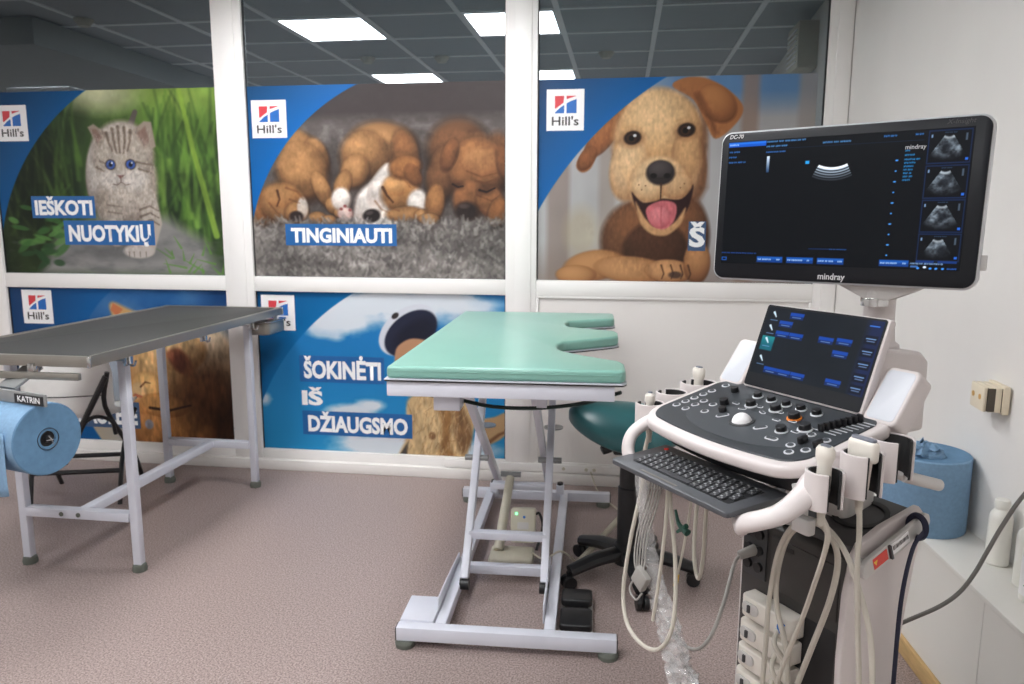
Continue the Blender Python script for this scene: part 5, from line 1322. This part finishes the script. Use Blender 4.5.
def paint_screen():
    cv = Canvas(0, 250, 0, 143, 500, 286, 9)
    u_ = cv.X/250; cv.X = 250*u_/(u_+(1-u_)*1.2)          # the layout is a little wider towards the left
    w0 = cv.win; cv.win = lambda a, b, c, d: w0(a-2, b+16, c, d)
    cv.fill((7, 8, 12))
    BL = (70, 150, 235); DB = (14, 48, 110)
    def words(x0, x1, y, col, h=1.5, a=0.85):
        x = x0
        while x < x1-1.5:
            w_ = cv.rng.uniform(2.0, 6.0); e = min(x+w_, x1)
            k = x
            while k < e:
                cv.stroke([(k, y-h*0.5), (k+cv.rng.uniform(-0.3, 0.3), y+h*0.5)], 0.55, 0.55, col, 0.5, a); cv.stroke([(k, y+cv.rng.uniform(-h/2, h/2)), (k+0.8, y)], 0.5, 0.5, col, 0.5, a*0.7); k += 1.25
            x = e+1.2
    def rect(x0, x1, y0, y1, col, soft=0.5, a=1.0): cv.poly([(x0, y0), (x1, y0), (x1, y1), (x0, y1)], col, soft, a)
    rect(0, 38, 1, 6.4, (18, 82, 190)); rect(0, 38, 1, 3.4, (34, 110, 216), 1)
    words(1.5, 10, 3.8, (190, 215, 250))
    for y, e in ((12, 12), (18, 8), (24, 18)): words(1.5, e, y, (60, 130, 220))
    words(39, 78, 2.4, (90, 165, 240)); words(39, 62, 7.6, (90, 165, 240)); words(39, 60, 14, (60, 130, 220), 1.3)
    words(96, 126, 7.0, (90, 165, 240)); words(158, 171, 4.5, (60, 140, 230)); words(190, 200, 4.5, (60, 140, 230))
    rect(40, 199, 10.3, 10.9, (16, 30, 52))
    rect(40, 42.6, 19, 37, (30, 60, 100)); t = np.clip((37-cv.Y)/18, 0, 1); m = (cv.X > 40) & (cv.X < 42.6) & (cv.Y > 19) & (cv.Y < 37)
    cv.mix(m*t, (214, 228, 244))
    rect(79.5, 83.5, 26, 29.4, (40, 150, 220))
    # curved array image: bright near-field arcs
    cx, cy = 108, 2
    ang = np.arctan2(cv.X-cx, cv.Y-cy); rr_ = np.hypot(cv.X-cx, cv.Y-cy)
    sec = (np.abs(ang) < 0.46)
    band = np.clip((rr_-32)/1, 0, 1)*np.clip((48-rr_)/2, 0, 1)*sec
    inten = np.clip(1.15-(rr_-32)/15, 0, 1)*(0.55+0.45*np.cos((rr_-32)*2*PI/2.8))
    cv.mix(np.clip(band*inten, 0, 1), (206, 226, 246))
    cv.mix(np.clip((rr_-32)/0.6, 0, 1)*np.clip((35-rr_)/1, 0, 1)*sec, (246, 250, 255))
    for k, y in enumerate(range(30, 130, 11)):
        cv.ell(173-0.12*k, y, 1.0 if k % 2 else 1.6, 0.8, BL, 0, 0.6)
    for k, y in enumerate((20, 24.5, 29, 32.5, 36, 39.5, 43, 46.5, 50)): words(181, (186, 190, 196, 193, 190, 191, 189, 190, 188)[k], y+0.5, (40, 150, 225), 1.4)
    rect(90, 130, 123.4, 124.3, (16, 44, 92)); words(112, 129, 124, (40, 90, 160), 0.9, 0.6)
    for i, y0 in enumerate((3, 38, 72.5, 107)):
        y1 = y0+(31, 31, 31, 26)[i]
        rect(203, 248, y0-1.4, y1+1.4, (16, 32, 66)); rect(204.2, 246.8, y0, y1, (8, 9, 13))
        gx, gy = 224, y0-2
        ang = np.arctan2(cv.X-gx, cv.Y-gy); rr_ = np.hypot(cv.X-gx, cv.Y-gy)
        nz = cv.noise(5, 4, 3, 40+i)
        k = (np.abs(ang) < 0.62)*np.clip((rr_-7)/2, 0, 1)*np.clip((y1-y0+1-rr_)/10, 0, 1)*((cv.Y < y1) & (cv.Y > y0))
        cv.mix(np.clip(k*(0.1+1.0*np.clip(nz-0.25, 0, 1)), 0, 1), (196, 216, 232))
        cv.mix(np.clip(k*np.clip((11-rr_)/3, 0, 1), 0, 1)*0.8, (226, 236, 244))
        cv.ell(224+(i-1)*2, y0+16, 5, 4, (16, 18, 24), 0, 0.8, 0.8)
        rect(241, 243, y0+3, y0+10, (70, 84, 100), 0.8); rect(242.5, 245.5, y1-4, y1-1.5, (36, 96, 200)); rect(206, 207.5, y0+3, y0+6, (120, 150, 190), 0.6)
        words(220, 232, y0+1.6, (60, 90, 130), 0.7, 0.6)
    words(0, 36, 130.5, (30, 80, 170), 1.2, 0.8); rect(0.5, 5.5, 135.5, 139.5, (30, 90, 180)); rect(1.3, 4.7, 136.3, 138.7, (10, 20, 40))
    for x0, x1 in ((37, 64), (68, 96), (100, 128), (165, 196)):
        rect(x0, x1, 133.8, 140.6, (14, 58, 130), 1); rect(x0+0.5, x1-0.5, 134.2, 137, (22, 84, 170), 1)
        words(x0+1.5, x0+(x1-x0)*0.6, 137.2, (190, 214, 245), 1.4); words(x1-6, x1-1.5, 137.2, (190, 214, 245), 1.4)
    rect(203, 222, 133.6, 136, (18, 50, 112)); rect(226, 246, 133.6, 136, (18, 50, 112))
    words(198, 232, 136.8, (150, 190, 240), 1.3)
    rect(198, 206, 139, 141, (60, 100, 160)); cv.ell(213, 140.4, 1.8, 1.2, (214, 228, 248), 0, 0.4)
    for x in (206, 219, 225, 232): cv.ell(x, 141.6, 1.6, 1.1, (60, 140, 230), 0, 0.5)
    words(237, 248, 141.4, (40, 110, 220), 1.2)
    return cv
me = paint_screen().mesh('display', MMx @ frame((AX0, AZ0, 0.0007), (AX1-AX0, 0, 0), (0, AZ1-AZ0, 0), (0, 0, 1)))
dsp = link('display', me, MT['screen'], mo_)
me = text_mesh('screen_lettering', 'mindray', 0.0125, MMx @ TR(AX0+0.757*(AX1-AX0), AZ1-0.134*(AZ1-AZ0), 0.0013), bold=0.00016, width=0.038)
link('screen_lettering', me, MT['legend'], mo_)
for body, x, y, sz, wd, b in (('mindray', -0.028, -MH/2+0.0105, 0.019, 0.056, 0.0004), ('DC-70', -MW/2+0.022, MH/2-0.0165, 0.012, 0.033, 0.0003), ('X-Insight', MW/2-0.082, MH/2-0.0165, 0.013, 0.050, 0.0)):
    me = text_mesh('lettering', body, sz, MMx @ TR(x, y, 0.0008), bold=b, width=wd, shear=0.0 if body == 'mindray' else 0.25)
    link('lettering', me, MT['printtext'] if body != 'X-Insight' else MT['mdark'], mo_)

# ------------------------------------------------------------------ probes in their cups, with leads
def UW(p): return UM @ Vector(p)
def to_local(root): return Matrix.Translation(-Vector(root.location))
def probe(label, x, y, z, kind, lead, depth=0.05):
    base = UW((x, y, z-depth))
    t = thing('ultrasound_probe', label, 'probe', base, UM_RZ)
    inv = (Matrix.Translation(base) @ rotz(UM_RZ)).inverted()
    if kind == 'wide':
        g = MB(); g.prism(rrect(-0.030, 0.030, -0.011, 0.011, 0.010), 0, 0.040, TR(0, 0, depth+0.012)); g.build('head', MT['probe'], t, bevel=0.007, seg=3)
        MB().prism(rrect(-0.025, 0.025, -0.007, 0.007, 0.006), 0, 0.006, TR(0, 0, depth+0.051)).build('lens', MT['probe_tip'], t, bevel=0.002)
        MB().lathe([(0.007, 0), (0.014, 0.01), (0.017, 0.06), (0.021, depth+0.018), (0, depth+0.02)], Matrix.Diagonal((1.15, 0.62, 1, 1)), n=20).build('grip', MT['probe'], t)
    elif kind == 'round':
        MB().lathe([(0.007, 0), (0.012, 0.008), (0.014, 0.05), (0.0135, depth+0.02), (0.018, depth+0.034), (0.018, depth+0.048), (0.014, depth+0.054), (0, depth+0.055)], Matrix.Diagonal((1.0, 0.8, 1, 1)), n=22).build('grip', MT['probe'], t)
        MB().prism(rrect(-0.010, 0.010, -0.006, 0.006, 0.005), 0, 0.004, TR(0, 0, depth+0.053)).build('lens', MT['probe_tip'], t, bevel=0.0015)
    else:
        MB().lathe([(0.006, 0), (0.010, 0.008), (0.012, 0.04), (0.010, depth+0.012), (0.013, depth+0.02), (0.0125, depth+0.034), (0.006, depth+0.040), (0, depth+0.040)], n=18).build('grip', MT['probe'], t)
        MB().lathe([(0.0, 0), (0.006, 0), (0.005, 0.004), (0, 0.005)], TR(0, 0, depth+0.039), n=14).build('lens', MT['probe_tip'], t)
    MB().cyl((0, 0, -0.04), (0, 0, 0.004), 0.0062, 0.009, n=14).build('strain_relief', MT['cable'], t)
    m = MB(); m.tube([(0, 0, -0.02)]+[inv @ UW(p) for p in lead], 0.0052, n=8, res=8); m.build('lead', MT['cable'], t)
    return t
def hang(*pts): return list(pts)
# right-hand probes: leads fall, loop over the hook and return to the connectors
probe('slim ivory probe standing in the nearest right-hand cup of the machine', 0.274, 0.008, 1.046, 'round',
      [(0.274, 0.03, 0.918), (0.216, 0.07, 0.782), (0.165, 0.10, 0.67), (0.119, 0.12, 0.568), (0.079, 0.14, 0.467), (0.04, 0.16, 0.36), (0.03, 0.18, 0.28)], 0.055)
probe('wide ivory probe standing in the middle right-hand cup of the machine', 0.282, 0.100, 1.050, 'wide',
      [(0.285, 0.103, 0.92), (0.285, 0.105, 0.848), (0.293, 0.11, 0.728), (0.302, 0.115, 0.607), (0.305, 0.12, 0.45), (0.300, 0.13, 0.30)], 0.050)
probe('small ivory probe in the front left-hand cup of the machine', -0.280, 0.048, 1.040, 'slim',
      [(-0.284, 0.04, 0.93), (-0.288, 0.04, 0.849), (-0.305, 0.02, 0.696), (-0.303, 0.0, 0.56), (-0.255, -0.02, 0.495), (-0.173, -0.03, 0.483), (-0.11, -0.03, 0.513), (-0.083, -0.02, 0.591), (-0.108, 0.0, 0.718), (-0.158, 0.02, 0.855), (-0.165, 0.03, 0.93)], 0.045)
probe('round-headed ivory probe in the rear left-hand cup of the machine', -0.296, 0.216, 1.072, 'round',
      [(-0.292, 0.218, 0.95), (-0.265, 0.20, 0.80), (-0.235, 0.17, 0.66), (-0.205, 0.16, 0.60), (-0.18, 0.15, 0.66), (-0.165, 0.14, 0.80), (-0.155, 0.13, 0.93)], 0.045)
# cables looped over the hook (own objects)
def cable(name, label, pts, r, mat, res=8):
    P = [UW(p) for p in pts]; base = P[0]
    m = MB(); m.tube([p-base for p in P], r, n=8, res=res)
    o = m.build(name, mat); o.location = base
    return tag(o, label, 'cable')
cable('looped_cable', 'beige probe cable looped over the hook below the control console',
      [(0.075, 0.185, 0.45), (0.066, 0.18, 0.55), (0.042, 0.17, 0.642), (0.044, 0.165, 0.73), (0.076, 0.155, 0.822), (0.129, 0.145, 0.875), (0.180, 0.14, 0.882), (0.21, 0.145, 0.832), (0.196, 0.15, 0.734), (0.147, 0.16, 0.585), (0.11, 0.17, 0.477), (0.08, 0.175, 0.36)], 0.0062, MT['cable'])
cable('looped_cable', 'pale cable falling in a long curve across the white side panel of the machine',
      [(0.008, 0.175, 0.33), (0.014, 0.17, 0.419), (0.022, 0.165, 0.54), (0.029, 0.16, 0.653), (0.058, 0.15, 0.789), (0.118, 0.135, 0.878), (0.171, 0.13, 0.894), (0.219, 0.125, 0.880), (0.261, 0.12, 0.84), (0.313, 0.115, 0.737), (0.334, 0.11, 0.628), (0.345, 0.11, 0.48)], 0.0058, MT['cable'])
pcb = thing('plugged_cable', 'grey cable plugged into the socket block on the machine front', 'cable', UW((-0.100, 0.240, 0.705)))
PL = to_local(pcb)
MB().cyl(UW((-0.100, 0.246, 0.703)), UW((-0.114, 0.205, 0.690)), 0.014, 0.011, n=16).build('plug', MT['cable2'], pcb, Mx=PL, bevel=0.002)
MB().tube([UW(p) for p in [(-0.100, 0.240, 0.705), (-0.113, 0.21, 0.690), (-0.115, 0.19, 0.665), (-0.072, 0.12, 0.603), (-0.070, 0.08, 0.528), (-0.110, 0.07, 0.480), (-0.17, 0.06, 0.485), (-0.19, 0.05, 0.53)]], 0.0045, n=8, res=8).build('lead', MT['cable2'], pcb, Mx=PL)
# strap hanging from the side rail
P = [(0.205, 0.420, 0.858), (0.214, 0.415, 0.838), (0.210, 0.385, 0.80), (0.204, 0.370, 0.68), (0.202, 0.372, 0.488), (0.20, 0.376, 0.32), (0.20, 0.378, 0.20)]
sp0 = UW(P[0]); m = MB(); m.tube([UW(p)-sp0 for p in P], 0.0065, n=8, res=6, flat=(1.0, 0.18, tuple((UM.to_3x3() @ Vector((0, 1, 0)))[:])))
m.tube([UW((0.194+0.020*math.cos(a), 0.418, 0.838+0.025*math.sin(a)))-sp0 for a in [2*PI*k/10 for k in range(10)]], 0.007, n=8, res=3, closed=True)
so = m.build('webbing_strap', MT['navy']); so.location = sp0; tag(so, 'dark navy strap hanging from the rail on the machine side', 'strap')

# clear plastic sleeve hanging below the keyboard
PS = [(-0.280, 0.04, 0.93), (-0.282, 0.03, 0.858), (-0.255, 0.025, 0.767), (-0.220, 0.02, 0.675), (-0.168, 0.01, 0.605), (-0.123, 0.0, 0.548), (-0.078, -0.01, 0.500), (-0.040, -0.02, 0.465), (0.0, -0.03, 0.42)]
C_ = catmull(PS, 12); rng = random.Random(5); V = []; F = []; NN = 18
b0 = UW(PS[-1])
for i, p in enumerate(C_):
    t = i/(len(C_)-1); rad = 0.018+0.016*t+(0.008 if t > 0.5 else 0)
    for j in range(NN):
        a = 2*PI*j/NN; k = 1+rng.uniform(-0.30, 0.30)*(0.5+t)
        V.append(UW(p+Vector((math.cos(a)*rad*k, math.sin(a)*rad*k*0.55, rng.uniform(-0.012, 0.012)*(0.3+t))))-b0)
for i in range(len(C_)-1):
    for j in range(NN): F.append((i*NN+j, i*NN+(j+1) % NN, (i+1)*NN+(j+1) % NN, (i+1)*NN+j))
so = MB().add(V, F).build('plastic_sleeve', MT['film'], angle=70); so.location = b0
tag(so, 'crumpled clear plastic sleeve hanging below the keyboard tray', 'plastic sleeve')

# lead set with clips
b0 = UW((-0.21, -0.02, 0.645))
ls = thing('electrode_leads', 'grey electrode leads with small connector block hanging below the keyboard', 'leads', b0)
for k in range(5):
    x = -0.246+0.010*k
    MB().tube([UW((x+0.01, 0.035, 0.93))-b0, UW((x+0.004, 0.02, 0.83))-b0, UW((x-0.006, 0.0, 0.74))-b0, UW((x+0.004, -0.015, 0.675))-b0, UW((-0.222+0.006*k, -0.02, 0.645))-b0], 0.0022, n=6, res=6).build('lead', MT['cable2'], ls)
MB().box((0, 0, 0), (0.045, 0.018, 0.05), Matrix.Translation(UW((-0.207, -0.02, 0.640))-b0) @ rotz(UM_RZ) @ Matrix.Rotation(0.5, 4, 'Y')).build('connector_block', MT['cable2'], ls, bevel=0.004)
MB().tube([UW((-0.230, -0.025, 0.628))-b0, UW((-0.238, -0.03, 0.60))-b0, UW((-0.212, -0.03, 0.585))-b0, UW((-0.192, -0.028, 0.61))-b0], 0.0025, n=6).build('lead_loop', MT['cable2'], ls)
MB().tube([UW((-0.125, -0.015, 0.93))-b0, UW((-0.124, -0.02, 0.80))-b0, UW((-0.142, -0.02, 0.648))-b0, UW((-0.157, -0.02, 0.555))-b0], 0.0042, n=8).build('lead', MT['cable'], ls)
MB().tube([UW((-0.082, 0.02, 0.93))-b0, UW((-0.087, 0.02, 0.859))-b0, UW((-0.104, 0.02, 0.757))-b0, UW((-0.116, 0.01, 0.66))-b0], 0.0030, n=8).build('lead', MT['cable'], ls)
gc = MB(); gc.tube([UW((-0.115, 0.0, 0.845))-b0, UW((-0.100, 0.0, 0.815))-b0, UW((-0.070, 0.0, 0.805))-b0], [0.003, 0.005, 0.009], n=8); gc.tube([UW((-0.105, 0.0, 0.795))-b0, UW((-0.075, 0.0, 0.820))-b0], [0.004, 0.006], n=8)
gc.build('green_clip', MT['green_clip'], ls)
MB().cyl(UW((-0.1135, 0.012, 0.685))-b0, UW((-0.1165, 0.01, 0.655))-b0, 0.0055, n=10).build('yellow_tip', MT['yellow'], ls)

# ------------------------------------------------------------------ things on the ledge and on the right wall
LZ = 0.452
br_ = thing('blue_paper_roll', 'big blue paper roll standing upright on the white ledge', 'paper roll', (1.062, 2.70, LZ))
Rb, Hb = 0.137, 0.262
MB().lathe([(0, 0.0), (Rb-0.002, 0.0), (Rb, 0.003), (Rb, Hb-0.004), (Rb-0.004, Hb)], n=56).build('paper', MT['blue_paper'], br_)
MB().lathe([(Rb-0.004, Hb), (0.03, Hb+0.001), (0.028, Hb-0.05), (0, Hb-0.05)], n=56).build('rolled_end', MT['blue_paper_end'], br_)
rng = random.Random(3); V = []; F = []; n1, n2 = 16, 10
for i in range(n1):
    for j in range(n2):
        a = 2*PI*i/n1; t = j/(n2-1); r = 0.012+0.035*math.sin(t*PI*0.55)*(1+0.35*rng.uniform(-1, 1))
        V.append((-0.030+r*math.cos(a)*1.25, -0.045+r*math.sin(a), Hb-0.01+0.055*(1-t)**0.7*(1+0.3*rng.uniform(-1, 1))))
for i in range(n1):
    for j in range(n2-1): F.append((i*n2+j, ((i+1) % n1)*n2+j, ((i+1) % n1)*n2+j+1, i*n2+j+1))
MB().add(V, F).build('pulled_sheet', MT['blue_paper'], br_, angle=20)

def bottle(label, x, y, green):
    t = thing('bottle', label, 'bottle', (x, y, LZ))
    MB().lathe([(0, 0), (0.030, 0), (0.033, 0.004), (0.033, 0.145), (0.030, 0.160), (0.018, 0.176), (0.018, 0.182), (0, 0.182)], n=32).build('body', MT['bottle'], t)
    MB().lathe([(0, 0.180), (0.020, 0.180), (0.021, 0.184), (0.021, 0.203), (0.019, 0.206), (0, 0.206)], n=24).build('cap', MT['bottle'], t)
    if green:
        l_ = MB().arc_shell(0.0330, 0.0334, 0.02, 0.13, math.radians(150), math.radians(320), 24).build('label', MT['logo_white'], t)
        for k, (z, w_) in enumerate(((0.112, 60), (0.096, 80), (0.066, 40), (0.048, 70))):
            MB().arc_shell(0.0334, 0.0337, z, z+(0.008 if k == 0 else 0.004), math.radians(200), math.radians(200+w_), 14).build('printed_line', MT['label_green'], l_)
bottle('plain white plastic bottle on the ledge beside the blue paper roll', 1.176, 2.405, False)
bottle('white plastic bottle on the ledge behind the green-labelled bottle', 1.186, 2.255, False)
bottle('white plastic bottle with green printed label on the ledge', 1.158, 2.160, True)

sy = 2.555; sx = rwall_x(sy)
sk = thing('wall_socket', 'cream double socket with plug adapters on the right wall', 'socket', (sx, sy, 0.945), -0.054)
MB().span(-0.020, 0.0, -0.062, 0.062, -0.045, 0.045).build('plate', MT['socket'], sk, bevel=0.004)
for k in range(2):
    MB().span(-0.040-0.018*k, -0.022-0.018*k, -0.056+0.004*k, 0.054, -0.040, 0.040).build('plug_adapter', MT['socket'], sk, bevel=0.003)
MB().span(-0.0595, -0.019, -0.054, 0.052, -0.037, 0.037).build('adapter_core', MT['sock_dark'], sk, smooth=False)
fc = MB().span(-0.072, -0.0595, -0.048, 0.054, -0.040, 0.040).build('front_plate', MT['socket'], sk, bevel=0.004)
for y in (0.030, -0.022): MB().cyl((-0.0735, y, 0.004), (-0.072, y, 0.004), 0.009, n=14).build('pin_hole', MT['brass'], fc)

# power cable from the right wall to the machine
pc = MB(); pts = [(0.70, 1.98, 0.42), (0.778, 2.0, 0.452), (0.853, 2.0, 0.498), (0.907, 2.02, 0.532), (0.948, 2.04, 0.579), (0.984, 2.06, 0.637), (1.023, 2.08, 0.701), (1.076, 2.1, 0.78), (1.16, 2.12, 0.87), (rwall_x(2.15)-0.006, 2.15, 0.92)]
b0 = Vector(pts[0]); pc.tube([Vector(p)-b0 for p in pts], 0.0055, n=8, res=8); po = pc.build('power_cable', MT['cable_dark']); po.location = b0
tag(po, 'dark grey power cable running from the wall past the ledge to the machine', 'cable')
